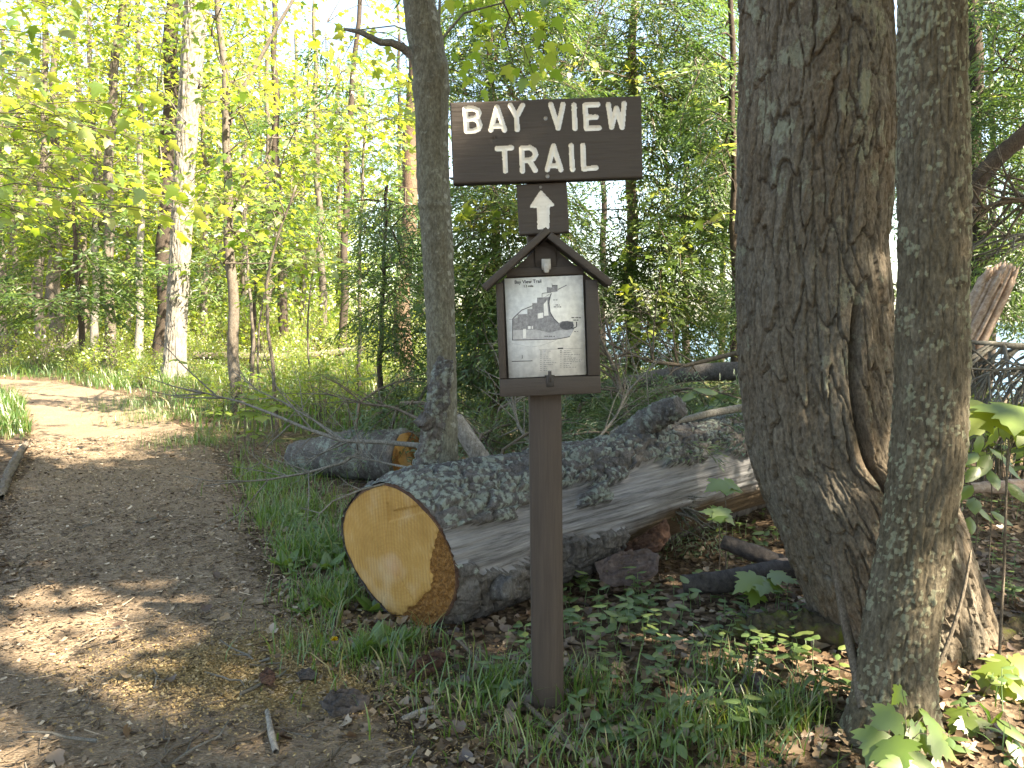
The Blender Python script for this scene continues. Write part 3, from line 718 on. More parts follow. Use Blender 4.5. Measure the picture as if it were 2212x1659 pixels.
# ------------------------------------------------------------------ the sawn log
LA = np.array([-.425, 2.80, .245]); LAX = unit(np.array([1.735, 1.30, .119])); Lp = unit(np.cross(np.array([0, 0, 1.]), LAX)); Lu = np.cross(LAX, Lp)
log = thing('sawn_log', 'big lichen covered log with fresh yellow sawn end behind the sign post', 'log', onto(LA))
LO = np.array(log.location)
face_px = [(845,1050),(880,1060),(915,1090),(940,1120),(957,1155),(970,1205),(968,1255),(948,1308),(918,1345),(885,1361),(850,1352),(815,1327),(780,1290),(752,1245),(737,1200),(737,1160),(748,1125),(772,1092),(805,1066)]
fq = np.array([(-(x - 852) / 118 * (.26 if x < 852 else .282), -(y - 1205) / 155 * .26) for x, y in face_px])
fth = np.arctan2(-fq[:, 0], fq[:, 1]); frr = np.hypot(fq[:, 0], fq[:, 1]); o_ = np.argsort(fth); fth, frr = fth[o_], frr[o_]
def face_r(t):
    t = np.mod(t + math.pi, 2 * math.pi) - math.pi
    return np.interp(t, np.r_[fth - 2 * math.pi, fth, fth + 2 * math.pi], np.tile(frr, 3))
nth, ns = 300, 520
th = np.linspace(-math.pi, math.pi, nth, endpoint=False); LL = 3.2
ss = np.r_[np.linspace(0, 2.2, 450), np.linspace(2.21, LL, ns - 450)]
TH, S = np.meshgrid(th, ss)
k = np.clip(S / .5, 0, 1); RB = face_r(TH) * (1 - k) + (.252 - .012 * S) * k
RB = RB + .018 * fbm(np.cos(TH) * 1.5, np.sin(TH) * 1.5, S * 2.2, o=2, seed=44) * k
nb = .22 * fbm(np.cos(TH) * 3, np.sin(TH) * 3, S * 5, o=4, seed=45)
nb2 = .30 * fbm(np.cos(TH) * 2 + 5, np.sin(TH) * 2, S * 3.2, o=4, seed=46)
deg = np.degrees(TH) / 100
up_edge = .60 + .10 * np.sin(S * 3.2) + nb - .12 * sstep(.1, .5, S) * (1 - sstep(.5, .9, S))
lo_edge = .98 + nb2 + 9 * sstep(.93, 1.0, S)
bare = sstep(-.015, .015, deg - up_edge) * sstep(-.015, .015, lo_edge - deg) * (deg < 1.75)
barkm = 1 - bare
cu, su = np.cos(TH), np.sin(TH)
wu_ = .9 * fbm(cu * 3, su * 3, S * 3, o=3, seed=50); wv_ = .8 * fbm(cu * 4, su * 4, S * 5, o=3, seed=51)
f1, f2, cid, lx_, ly_ = worley(TH / (2 * math.pi) * 26 + wu_, S * 9 + wv_, 52, 26)
plate = sstep(.02, .2, f2 - f1)
g1, g2, gc, _, _ = worley(TH / (2 * math.pi) * 52 + 2 * wu_, S * 24 + 2 * wv_, 56, 52)
hb_ = .028 + .012 * (plate - .6) + .012 * cid * plate + .007 * (sstep(0, .15, g2 - g1) - .5) + .005 * gc + .008 * fbm(cu * 14, su * 14, S * 16, o=4, seed=53)
hw_ = .009 * fbm(cu * 18, su * 18, S * 1.2, o=3, seed=54) + .003 * fbm(cu * 60, su * 60, S * 4, o=2, seed=66) + .014 * fbm(cu * 2, su * 2, S * 2, o=2, seed=55)
k1, k2, kc, _, _ = worley(TH / (2 * math.pi) * 70 + .6 * fbm(cu * 12, su * 12, S * 26, o=2, seed=57), S * 44 + .6 * fbm(cu * 12, su * 12, S * 26, o=2, seed=58), 59, 70)
col_ = fbm(cu * 3, su * 3, S * 9, o=4, seed=60)
colony = sstep(.02, .22, col_ + .35 * fbm(cu * 16, su * 16, S * 20, o=3, seed=63) + .20)
scab = np.clip(np.maximum(.85 * colony * (.55 + .45 * sstep(.5, .2, k1)), sstep(.5, .3, k1) * (kc < .16)), 0, 1) * sstep(1.25, .75, np.abs(deg))
hb_ = hb_ + .005 * scab
RT = RB + hb_ * barkm + hw_ * bare
taper = .30 + .70 * sstep(0, .07, S); RT = RB + hb_ * barkm * taper + hw_ * bare
q_ = -np.sin(TH) * RT; h_ = np.cos(TH) * RT
soff = -.31 * q_ - .0125
Scut = S + soff * (1 - sstep(0, .9, S))
V = LA + Scut[..., None] * LAX + q_[..., None] * Lp + h_[..., None] * Lu - LO
V = V.reshape(-1, 3); F = grid_faces(ns, nth, True); F = F[:, ::-1]
fm = bare.ravel()[F].mean(1) > .5
low = np.clip((deg - .78) * 2.0, 0, 1)
for sel, nm, mt in ((~fm, 'bark', M['bark_log']), (fm, 'bare_wood', M['bare'])):
    ids, inv = np.unique(F[sel], return_inverse=True); q = MB(); q.add(V[ids], inv.reshape(-1, 4))
    q.build(nm, mt, log, smooth=True, attrs={'lich': scab.ravel()[ids] * .95, 'low': low.ravel()[ids], 'gs': S.ravel()[ids], 'gt': (TH * .25).ravel()[ids]})
# sawn face
nr = 90; rr_ = np.linspace(0, 1, nr); TF, RF = np.meshgrid(th, rr_)
r0 = face_r(TF) * 1.004; xq = -np.sin(TF) * r0 * RF; xh = np.cos(TF) * r0 * RF
gx_ = -xq
rot = sstep(.0, .03, gx_ - (.150 + .035 * fbm(gx_ * 20, xh * 20, o=3, seed=70) - .10 * sstep(-.08, -.22, xh) + .05 * sstep(.02, .12, xh))) * sstep(.19, .13, xh)
rot = np.maximum(rot, .9 * np.exp(-((gx_ - .045) / .03) ** 2 - ((xh + .235) / .03) ** 2))
dep = .0012 * fbm(gx_ * 240, xh * 12, o=2, seed=71) + rot * (.010 + .012 * fbm(gx_ * 90, xh * 90, o=3, seed=72)) * sstep(1.0, .93, RF)
# two saw steps near the top
dep = dep + .008 * sstep(-.004, .004, xh - (.135 + .35 * (gx_ - .02))) * (gx_ > -.02) - .006 * sstep(-.003, .003, xh - (.17 + .3 * (gx_ - .02))) * (gx_ > .0)
for a_, r0_, r1_, wd_ in ((5.35, .03, .22, .0016), (4.3, .12, .2, .0014), (2.45, .02, .10, .0014)):
    ca, sa = math.cos(a_), math.sin(a_); al = (gx_ + .01) * ca + (xh + .045) * sa; ac_ = -(gx_ + .01) * sa + (xh + .045) * ca + .002 * np.sin(al * 40)
    dep = dep + .006 * np.exp(-(ac_ / wd_) ** 2) * sstep(r0_, r0_ + .02, al) * sstep(r1_, r1_ - .05, al)
sF = -.31 * xq - .0125 + dep
ring = np.hypot(gx_ + .01, xh + .045) * (1 + .06 * fbm(gx_ * 8, xh * 8, o=2, seed=73))
Xl = np.stack([gx_, sF, xh], -1).reshape(-1, 3)            # local axes: x across, y into the log, z up
q = MB(); q.add(Xl, grid_faces(nr, nth, True))
cf = q.build('cut_face', M['cut'], log, smooth=True, attrs={'rot': rot, 'ring': ring})
Mx = Matrix(((-Lp[0], LAX[0], Lu[0], LA[0] - LO[0]), (-Lp[1], LAX[1], Lu[1], LA[1] - LO[1]), (-Lp[2], LAX[2], Lu[2], LA[2] - LO[2]), (0, 0, 0, 1))); cf.matrix_local = Mx
# bark rim round the face
ri = face_r(th) * 1.0; ro = face_r(th) + .010 + .002 * np.sin(th * 9) + .004 * fbm(np.cos(th) * 9, np.sin(th) * 9, o=2, seed=75)
bm = barkm[3]
ro = ri + (ro - ri) * np.clip(bm, .05, 1)
rim = []
for r_, dz in ((ri - .002, -.0015), (ro * .995, .006)):
    rim.append(np.stack([np.sin(th) * r_, -.31 * (-np.sin(th) * r_) - .0125 + dz, np.cos(th) * r_], -1))
q = MB(); q.add(np.concatenate(rim), grid_faces(2, nth, True)); rimo = q.build('bark_rim', M['bark_red'], log); rimo.matrix_local = Mx
def stub(pts, rad, mt, name='branch_stub', sides=28, n=60, seed=0, parent=log, off=LO, amp=.012, jag=.02, lich=.7):
    pts = np.asarray(pts, float); s = np.r_[0, np.cumsum(np.linalg.norm(np.diff(pts, axis=0), axis=1))]; u = np.linspace(0, s[-1], n)
    C = np.stack([np.interp(u, s, pts[:, k_]) for k_ in range(3)], 1)
    for _ in range(2):
        C[2:-2] = sum(C[k_:len(C) - 4 + k_] for k_ in range(5)) / 5
    R0 = np.interp(u, s, rad); t = unit(np.gradient(C, axis=0)); ref = np.array([.3, .9, .1]); a = unit(np.cross(t, ref)); c_ = np.cross(t, a)
    T, U = np.meshgrid(np.linspace(0, 2 * math.pi, sides, endpoint=False), u)
    d = amp * fbm(np.cos(T) * 2, np.sin(T) * 2, U * 36, o=4, seed=seed) + amp * .6 * (sstep(.05, .3, (lambda w_: w_[1] - w_[0])(worley(T / 6.2832 * 9, U * 30, seed + 3, 9))) - .5)
    R = R0[:, None] + d; R[-1] *= .94
    Vv = C[:, None] + R[..., None] * (np.cos(T)[..., None] * a[:, None] + np.sin(T)[..., None] * c_[:, None])
    endj = jag * fbm(np.cos(T[-1]) * 3, np.sin(T[-1]) * 3, o=2, seed=seed + 9)
    Vv[-1] += t[-1] * endj[:, None]; Vv[-2] += t[-1] * endj[:, None] * .5
    q = MB(); q.add(Vv.reshape(-1, 3) - off, grid_faces(n, sides, True)); c0 = q.n
    q.add([C[-1] - off - t[-1] * .008], np.zeros((0, 3), int)); kk = (n - 1) * sides
    q.f3.append(np.array([[kk + i, kk + (i + 1) % sides, c0] for i in range(sides)])); q.m3.append(np.zeros(sides, int))
    lc = np.clip(lich * (.55 + .8 * fbm(np.cos(T) * 1.6, np.sin(T) * 1.6, U * 34, o=4, seed=seed + 5)), 0, 1)
    return q.build(name, mt, parent, smooth=True, attrs={'lich': np.r_[lc.ravel(), 0], 'low': np.zeros(q.n)})
stub([P(915, 1050, 3.03), P(925, 980, 3.05), P(940, 900, 3.06), P(948, 840, 3.07), P(962, 775, 3.08)], [.052, .046, .042, .042, .030], M['bark_log'], seed=5, n=90, sides=40, lich=.85, amp=.014)
stub([P(935, 920, 3.06), P(908, 905, 3.0)], [.034, .026], M['bark_log'], seed=6, n=20, lich=.6)
stub([P(1335, 1010, 3.62), P(1350, 960, 3.60), P(1395, 915, 3.55), P(1440, 890, 3.5), P(1470, 878, 3.46)], [.085, .078, .064, .056, .050], M['bark_log'], seed=8, n=80, sides=44, lich=.8, amp=.013, jag=.012)
stub([P(1030, 1260, 2.86), P(1075, 1268, 2.72), P(1108, 1272, 2.62)], [.06, .045, .034], M['bark_log'], seed=9, n=30, sides=30, lich=.6)
rg = np.random.default_rng(12); q = MB(); c0_ = P(1450, 1085, 3.50) - LO
for _ in range(46):
    o_ = c0_ + rg.normal(0, .022, 3); e_ = o_ + np.array([rg.uniform(.02, .15), rg.uniform(-.16, -.04), rg.normal(-.02, .035)]); m_ = (o_ + e_) / 2 + rg.normal(0, .012, 3); w_ = rg.uniform(.004, .011); q.tube([o_, m_, e_], [w_, w_ * .8, w_ * .2], 4)
q.build('torn_wood', M['twig_grey'], log, smooth=False)
stub([P(1325, 985, 3.8), P(1325, 950, 3.8), P(1333, 925, 3.8)], [.03, .025, .016], M['twig_grey'], seed=13, n=20, sides=16)

# ------------------------------------------------------------------ leaves, sprays, fronds
def fan_leaf(half, hub=(0, .25), fold=.18, droop=.16):
    r = [p for p in half]; l = [(-x, y) for x, y in half[-2:0:-1]]; out = r + l
    v = np.array([hub] + out); z = -fold * np.abs(v[:, 0]) ** 1.3 - droop * v[:, 1] ** 2 + np.r_[0.02, np.zeros(len(out))]
    n = len(out); tri = np.array([[0, 1 + i, 1 + (i + 1) % n] for i in range(n)])
    return np.c_[v, z], tri
HI = fan_leaf([(0,0),(.14,-.06),(.34,-.02),(.27,.08),(.42,.12),(.60,.30),(.46,.33),(.52,.44),(.36,.42),(.24,.44),(.30,.62),(.20,.60),(.17,.74),(.09,.78),(0,1.0)])
MID = fan_leaf([(0,0),(.3,-.02),(.25,.1),(.55,.35),(.25,.42),(.2,.65),(0,1)])
LO = (np.array([[0,0,0],[.5,.35,-.1],[.18,.45,-.04],[0,1,-.16],[-.18,.45,-.04],[-.5,.35,-.1]]), np.array([[0,1,2],[0,2,3],[0,3,4],[0,4,5]]))
OVAL = fan_leaf([(0,0),(.2,.18),(.26,.42),(.16,.75),(0,1)], (0, .4), .5, .25)
DEAD = (np.array([[0,.1,0],[0,0,.03],[.3,.05,.12],[.42,.38,.16],[.22,.5,.05],[.2,.8,.1],[0,1,.05],[-.2,.8,.02],[-.26,.48,.04],[-.42,.36,.2],[-.28,.02,.1]]), np.array([[0,1+i,1+(i+1)%10] for i in range(10)]))

def frames(d, n):
    """rotation matrices whose columns are (side, d, normal)"""
    d = unit(d); s = unit(np.cross(d, n)); n2 = np.cross(s, d); return np.stack([s, d, n2], -1)
def place(mb, tmpl, pos, d, n, sc, rnd, m=0):
    T, F = tmpl; R = frames(d, n); sc = np.broadcast_to(sc, len(pos))
    V = pos[:, None, :] + sc[:, None, None] * np.einsum('nij,kj->nki', R, T)
    FF = F[None] + (np.arange(len(pos)) * len(T))[:, None, None]
    mb.add(V.reshape(-1, 3), FF.reshape(-1, F.shape[1]), np.repeat(np.broadcast_to(rnd, len(pos)), len(T)), m)
def spray_proto(seed, tmpl, n=17, L=.62, leaf=.095, wid=.26, layer=.05):
    rg = np.random.default_rng(seed); t = np.linspace(.08, 1, n); side = np.where(np.arange(n) % 2, 1, -1)
    off = side * wid * np.sin(np.clip(t, .1, .95) * math.pi * .9 + .25) * rg.uniform(.25, 1.1, n)
    off[-1] = 0
    pos = np.stack([off, t * L + rg.normal(0, .03, n), rg.normal(0, layer, n) - .10 * t ** 2], 1)
    d = np.stack([off * 2.2 + rg.normal(0, .35, n), np.ones(n) * .6 + rg.normal(0, .4, n), rg.normal(-.25, .25, n)], 1)
    nn = np.stack([rg.normal(0, .38, n), rg.normal(0, .38, n), np.ones(n)], 1)
    mb = MB(); place(mb, tmpl, pos, d, nn, leaf * rg.uniform(.65, 1.2, n), rg.uniform(0, 1, n))
    tw = MB(); tw.tube([[0, 0, 0], [0, L * .5, -.02], [0, L, -.10]], [.004, .003, .0015], 3, cap=False)
    for i in range(0, n, 2): tw.tube([[0, pos[i][1] * .75, -.03], pos[i]], [.002, .001], 3, cap=False)
    return (np.concatenate(mb.v), np.concatenate(mb.f3), np.concatenate(mb.r)), (np.concatenate(tw.v), np.concatenate(tw.f4))
def frond_proto(seed, L=.75, nside=15, w=.32, sl=.055, sw=.013, per=6):
    rg = np.random.default_rng(seed); pos = []; dr = []
    ax = lambda t: np.array([.03 * math.sin(t * 5 + seed), t * L, -.20 * L * t * t])
    for i in range(nside):
        t = .1 + .88 * i / nside
        for sd_ in (-1, 1):
            ln = w * (1 - t) ** .75 * rg.uniform(.6, 1.15) + .04; a = rg.uniform(.75, 1.1); p0 = ax(t)
            d = unit(np.array([sd_ * math.sin(a), math.cos(a), -.18 + rg.normal(0, .12)])); kk = max(2, int(per * ln / .25))
            for j in range(kk):
                u = (j + .4) / kk; p = p0 + d * ln * u + np.array([0, 0, -.25 * ln * u * u]); s2 = 1 if j % 2 else -1
                perp = np.cross(d, [0, 0, 1.]); pos.append(p); dr.append(unit(d * .8 + perp * s2 * .65 + rg.normal(0, .22, 3)))
            pos.append(p0 + d * ln * .95 + np.array([0, 0, -.25 * ln])); dr.append(d)
    pos = np.array(pos); dr = np.array(dr); n = len(pos)
    T = np.array([[-.10, 0, 0], [.10, 0, 0], [.5, .45, .0], [0, 1, -.12], [-.5, .45, .0]]) * np.array([sw / sl, 1, 1]); F = np.array([[0, 1, 2], [0, 2, 3], [0, 3, 4]])
    mb = MB(); place(mb, (T, F), pos, dr, np.array([0, 0, 1.]) + rg.normal(0, .45, (n, 3)), sl * rg.uniform(.75, 1.4, n), np.clip(rg.normal(.4, .25, n), 0, 1))
    tw = MB(); tw.tube([ax(t) for t in np.linspace(0, 1, 5)], [.006, .005, .004, .003, .001], 3, cap=False)
    return (np.concatenate(mb.v), np.concatenate(mb.f3), np.concatenate(mb.r)), (np.concatenate(tw.v), np.concatenate(tw.f4))
SPR_MID = [spray_proto(100 + i, MID) for i in range(5)]
SPR_LO = [spray_proto(120 + i, LO, 20, .8, .13, .36, .08) for i in range(5)]
SPR_OVAL = [spray_proto(140 + i, OVAL, 20, .45, .07, .2, .06) for i in range(4)]
FR_MID = [frond_proto(160 + i) for i in range(5)]
FR_FAR = [frond_proto(180 + i, .9, 9, .42, .11, .030, 4) for i in range(4)]
FR_NEAR = [frond_proto(200 + i, .55, 16, .26, .034, .0075, 9) for i in range(4)]

def add_sprays(mb, protos, pos, d, n, sc, rg, rshift=0.0, twig=True):
    pos = np.asarray(pos, float); which = rg.integers(0, len(protos), len(pos)); R = frames(d, n); sc = np.broadcast_to(sc, len(pos))
    sh_ = rg.normal(0, .16, len(pos)) + rshift
    for k_, ((T, F, r), (TT, TF)) in enumerate(protos):
        i = np.where(which == k_)[0]
        if not len(i): continue
        V = pos[i][:, None] + sc[i][:, None, None] * np.einsum('nij,kj->nki', R[i], T)
        mb.add(V.reshape(-1, 3), (F[None] + (np.arange(len(i)) * len(T))[:, None, None]).reshape(-1, 3), np.clip(np.tile(r, len(i)) * .75 + .12 + np.repeat(sh_[i], len(T)), 0, 1), 0)
        if twig:
            V = pos[i][:, None] + sc[i][:, None, None] * np.einsum('nij,kj->nki', R[i], TT)
            mb.add(V.reshape(-1, 3), (TF[None] + (np.arange(len(i)) * len(TT))[:, None, None]).reshape(-1, 4), .5, 1)
def region(rg, n, x0, x1, y0, y1, Y0, Y1):
    return np.array([P(rg.uniform(x0, x1), rg.uniform(y0, y1), rg.uniform(Y0, Y1)) for _ in range(n)])
def shell(rg, n, c, r, hollow=.35):
    p = unit(rg.normal(0, 1, (n, 3))) * rg.uniform(hollow, 1, (n, 1)) ** .5; return np.asarray(c) + p * np.asarray(r)
def px_trunk(pts, Y, top=None, lean=None):
    q = [P(x, y, Y) for x, y in pts]; q = sorted(q, key=lambda p: p[2])
    base = np.array(q[0]); g = onto(base); q = [np.array([base[0], base[1], g[2] - .12])] + [p for p in q if p[2] > g[2] + .02]
    if top is not None and q[-1][2] < top:
        d = (q[-1] - q[-2]); d = d / max(abs(d[2]), 1e-6) * (top - q[-1][2]); d[0] *= .5; q.append(q[-1] + d)
    return np.array(q)
GAPS = [(np.array(onto(G(x, y))), r) for x, y, r in [(170, 1310, .6), (80, 1400, .55), (10, 1510, .5), (2165, 1620, .8), (160, 905, .6), (250, 940, .5), (200, 985, .5), (130, 850, .9), (60, 900, .7)]]
GAPS += [(P(392 + (600 - y) * .08, y, 14.4), .5) for y in range(-40, 800, 55)] + [(P(236, y, 17.9), .4) for y in (560, 660, 740)] + [(P(500, y, 9.1), .4) for y in (430, 640)] + [(P(2150, 905, 2.25), .6), (P(2170, 1460, 2.14), .6), (P(120, 60, 5.2), .9), (P(40, 330, 5.8), .9), (P(220, 360, 6), .9), (P(660, 120, 8.6), .8), (P(560, 260, 9), .8), (P(760, 240, 9), .7)]
SDIR = np.array(sdir)
def gap(pos):  # crowns shaped for light: sprays on the sun rays to chosen spots are cleared
    m = np.zeros(len(pos), bool)
    for g_, r in GAPS:
        v = pos - g_; t = v @ SDIR; m |= (np.linalg.norm(v - t[:, None] * SDIR, axis=1) < r) & (t > .8)
    return m
def tree(name, label, trunk, r0, r1, pos, kind='maple', protos=None, scale=1.0, bark=None, seed=0, limbs=True, cat='tree', group=None, rshift=0.0, sides=10, existing=None, ntrunk=True, extra=(), leafm=None, droop=.15):
    rg = np.random.default_rng(seed); trunk = np.asarray(trunk, float)
    if existing is None:
        g = onto(trunk[0]); root = thing(name, label, cat, g, group=group); off = np.array(g)
    else: root = existing; off = np.array(existing.location)
    n = 24; s = np.r_[0, np.cumsum(np.linalg.norm(np.diff(trunk, axis=0), axis=1))]; u = np.linspace(0, s[-1], n)
    C = np.stack([np.interp(u, s, trunk[:, k_]) for k_ in range(3)], 1); C[1:-1] = (C[:-2] + C[1:-1] * 2 + C[2:]) / 4
    wob = .25 * r0; C[1:, 0] += wob * np.array([math.sin(i * 1.3 + seed) for i in range(n - 1)])
    rad = r0 + (r1 - r0) * (u / u[-1]); rad[0] *= 1.45; rad[1] *= 1.12 if u[1] < .6 else 1.0
    b = MB()
    if ntrunk: b.tube(C - off, rad, sides)
    for e_pts, e_r in extra: b.tube(np.asarray(e_pts) - off, e_r, 7)
    pos = np.asarray(pos, float)
    if len(pos): pos = pos[~gap(pos)]
    zt = C[:, 2]
    if len(pos):
        hd = np.hypot(pos[:, 0] - np.interp(pos[:, 2], zt, C[:, 0]), pos[:, 1] - np.interp(pos[:, 2], zt, C[:, 1]))
        az = np.clip(pos[:, 2] - (.28 * hd if kind == 'maple' else -.12 * hd) - .05, zt[0] + .3, zt[-1])
        att = np.stack([np.interp(az, zt, C[:, 0]), np.interp(az, zt, C[:, 1]), az], 1)
        d = pos - att; d[:, 2] *= .4; d = unit(d + rg.normal(0, .18, d.shape)); d[:, 2] -= droop; start = pos - unit(d) * .3 * scale
        nn = np.array([0, 0, 1.]) + rg.normal(0, .22 if kind == 'maple' else .3, pos.shape)
        if limbs:
            order = np.argsort(hd); nodes = np.zeros((0, 3)); hm = hd.max() + 1e-6
            for q_ in order:
                c = start[q_]; a = att[q_]; best = np.linalg.norm(c - a) * .8
                if len(nodes):
                    dn = np.linalg.norm(nodes - c, axis=1) + 2.0 * np.clip(nodes[:, 2] - c[2], 0, 9); k_ = int(np.argmin(dn))
                    if dn[k_] < best: a = nodes[k_]
                L_ = np.linalg.norm(c - a)
                if L_ > .06:
                    mid = (a + c) / 2 + np.array([0, 0, .06 * L_]) + rg.normal(0, .05 * L_, 3)
                    f_ = 1 - hd[q_] / hm; rr0 = min(.4 * r0, (.004 + .012 * f_) * scale); b.tube([a - off, mid - off, c - off], [rr0, rr0 * .75, .0045 * scale], 4, cap=False)
                nodes = np.r_[nodes, [c]]
    if b.n: b.build('trunk' if ntrunk else 'limbs', bark or M['bark_far'], root, smooth=True, **({} if ntrunk else {'kind': 'stuff'}))
    if len(pos):
        cb = MB(); add_sprays(cb, protos, start - off, d, nn, scale * rg.uniform(.75, 1.25, len(pos)), rg, rshift)
        cb.build('crown', [leafm or (M['maple'] if kind == 'maple' else M['hemlock']), M['twig']], root, kind='stuff')
    return root

R_ = np.random.default_rng
# --- crowns of the three near trees (above the picture, they shade the foreground)
def upper(cen, top, wander, seed):
    rg = R_(seed); p = [cen[-2]]; d = unit(cen[-1] - cen[-30])
    while p[-1][2] < top: d = unit(d + rg.normal(0, wander, 3) + np.array([0, 0, .1])); p.append(p[-1] + d * .8)
    return np.array(p)
rg = R_(1)
t_ = upper(cenO, 10, .06, 2); pos = shell(rg, 400, (1.6, 1.6, 7.0), (3.3, 2.5, 3.0))
tree('', '', t_, .235, .06, pos, protos=SPR_LO, scale=1.15, bark=M['bark_old'], seed=3, existing=old)
t_ = upper(cenL, 8, .08, 4); pos = shell(rg, 170, (1.3, 1.3, 5.8), (1.9, 1.8, 2.0))
tree('', '', t_, .075, .025, pos, protos=SPR_LO, scale=1.0, bark=M['bark_lich'], seed=5, existing=lich_tree)
t_ = upper(cenG, 8, .06, 6); pos = np.r_[shell(rg, 110, (-.3, 3.7, 6.4), (2.0, 1.9, 2.2)), region(rg, 10, 980, 1140, -60, 190, 4.6, 5.6), region(rg, 10, 600, 880, 20, 300, 5.2, 6.2)]
tree('', '', t_, .072, .02, pos, protos=SPR_MID, scale=1.0, bark=M['bark_grey'], seed=7, existing=grey)

# --- trees to the right and behind the viewer that throw the shade
for i, (x, y, h, r, zc, n, lab) in enumerate([
    (4.6, 1.6, 9.5, 2.6, 6.2, 420, 'leafy maple standing well to the right of the sign'), (6.6, -.6, 12, 3.0, 7.5, 460, 'tall leafy maple behind the viewer on the lake side'),
    (3.2, -2.2, 10, 2.8, 6.6, 420, 'leafy maple behind the viewer nearest the path'), (7.6, -4.0, 13, 3.0, 8.5, 380, 'tall maple far behind the viewer on the lake side'), (.9, -3.0, 10, 2.7, 6.8, 420, 'leafy maple overhanging the path behind the viewer'), (5.6, -2.6, 12, 2.6, 7.4, 380, 'maple between the other two behind the viewer')]):
    rg = R_(300 + i); g = onto((x, y)); t_ = np.array([[x, y, g[2] - .2], [x + .1, y, h * .4], [x - .1, y + .2, h * .75], [x, y, h]])
    tree('maple_tree', lab, t_, .17, .04, shell(rg, n, (x - .2, y, zc), (r, r, (h - 2.6) / 2)), protos=SPR_LO, scale=1.2, seed=310 + i)

# --- leafy trees seen in the picture
rg = R_(20)
# sapling with a fork
tk = px_trunk([(513, 905), (508, 820), (502, 640), (494, 480), (488, 330), (494, 250)], 9.2)
f0 = tk[-1]
tk = np.r_[tk, [P(484, 170, 9.2), P(474, 60, 9.15), P(470, -80, 9.1), P(476, -300, 9.0)]]; e2 = [f0 - np.array([0, 0, .1]), P(520, 200, 9.25), P(560, 130, 9.3), P(600, 55, 9.3), P(645, -20, 9.35), P(720, -160, 9.4)]
pos = np.r_[region(rg, 110, 360, 880, -20, 400, 8.0, 10.2), region(rg, 34, 420, 680, 360, 580, 8.2, 9.8), region(rg, 60, 300, 800, -420, 0, 7.6, 10.5)]
tree('forked_maple_sapling', 'slim forked maple sapling with sunlit patches between path and sign', tk, .072, .022, pos, protos=SPR_MID, scale=1.0, bark=M['bark_far'], seed=21, extra=[(e2, [.03, .026, .024, .02, .018, .01])], rshift=.1)
# big pale trunk in the sun
pale_rows = [(-300, 430, 478), (0, 402, 447), (150, 392, 436), (300, 382, 424), (480, 372, 414), (600, 366, 408), (740, 358, 400), (800, 354, 400), (822, 350, 402), (860, 344, 408)]
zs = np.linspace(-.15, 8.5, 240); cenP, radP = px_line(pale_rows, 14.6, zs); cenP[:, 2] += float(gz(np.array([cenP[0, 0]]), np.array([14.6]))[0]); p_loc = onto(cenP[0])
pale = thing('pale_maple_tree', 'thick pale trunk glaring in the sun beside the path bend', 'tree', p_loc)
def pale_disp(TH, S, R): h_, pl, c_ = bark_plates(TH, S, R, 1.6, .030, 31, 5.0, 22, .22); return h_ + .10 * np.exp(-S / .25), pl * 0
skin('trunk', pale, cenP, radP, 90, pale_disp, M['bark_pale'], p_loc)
pos = np.r_[region(rg, 34, 300, 560, 0, 480, 13, 15.5), shell(rg, 120, (-6.2, 14, 9.6), (3.2, 2.8, 2.2))]
tree('', '', np.r_[cenP[::40], [cenP[-1] + np.array([.2, 0, 3.0])]], .18, .08, pos, protos=SPR_LO, scale=1.15, bark=M['bark_pale'], seed=23, existing=pale, rshift=.15, ntrunk=False)
tk = px_trunk([(352, 780), (356, 600), (360, 400), (368, 200), (374, 0)], 19.5, 12)
tree('dark_trunk_tree', 'dark trunk standing right behind the pale sunlit trunk', tk, .21, .15, shell(rg, 90, (-9, 20, 9.5), (3.5, 3, 2.6)), protos=SPR_LO, scale=1.5, bark=M['bark_dark'], seed=24, sides=14)
tk = px_trunk([(236, 780), (236, 650), (234, 500), (236, 330), (246, 170), (258, 60), (268, -40)], 18.0, 11)
pos = np.r_[region(rg, 120, -40, 460, -60, 520, 15.5, 19.5), shell(rg, 60, (-8.5, 18, 9), (3, 3, 2.5))]
tree('sunlit_maple_tree', 'slim leaning maple with sunlit foot left of the pale trunk', tk, .125, .07, pos, protos=SPR_LO, scale=1.25, bark=M['bark_far'], seed=25, rshift=.2)
# branches that hang in from the left edge, close
tk = np.array([[-5.1, 5.4, -.15], [-5.0, 5.3, 2], [-4.8, 5.2, 4], [-4.5, 5.2, 6.5]])
pos = np.r_[region(rg, 24, -120, 230, -40, 170, 4.4, 5.8), region(rg, 22, -120, 330, 210, 470, 5.0, 6.8), region(rg, 18, -350, 500, -500, -60, 4.6, 6.5)]
tree('overhanging_maple', 'maple whose large leaved branches hang over the path edge', tk, .10, .03, pos, protos=SPR_MID, scale=1.0, bark=M['bark_far'], seed=26, rshift=.05)
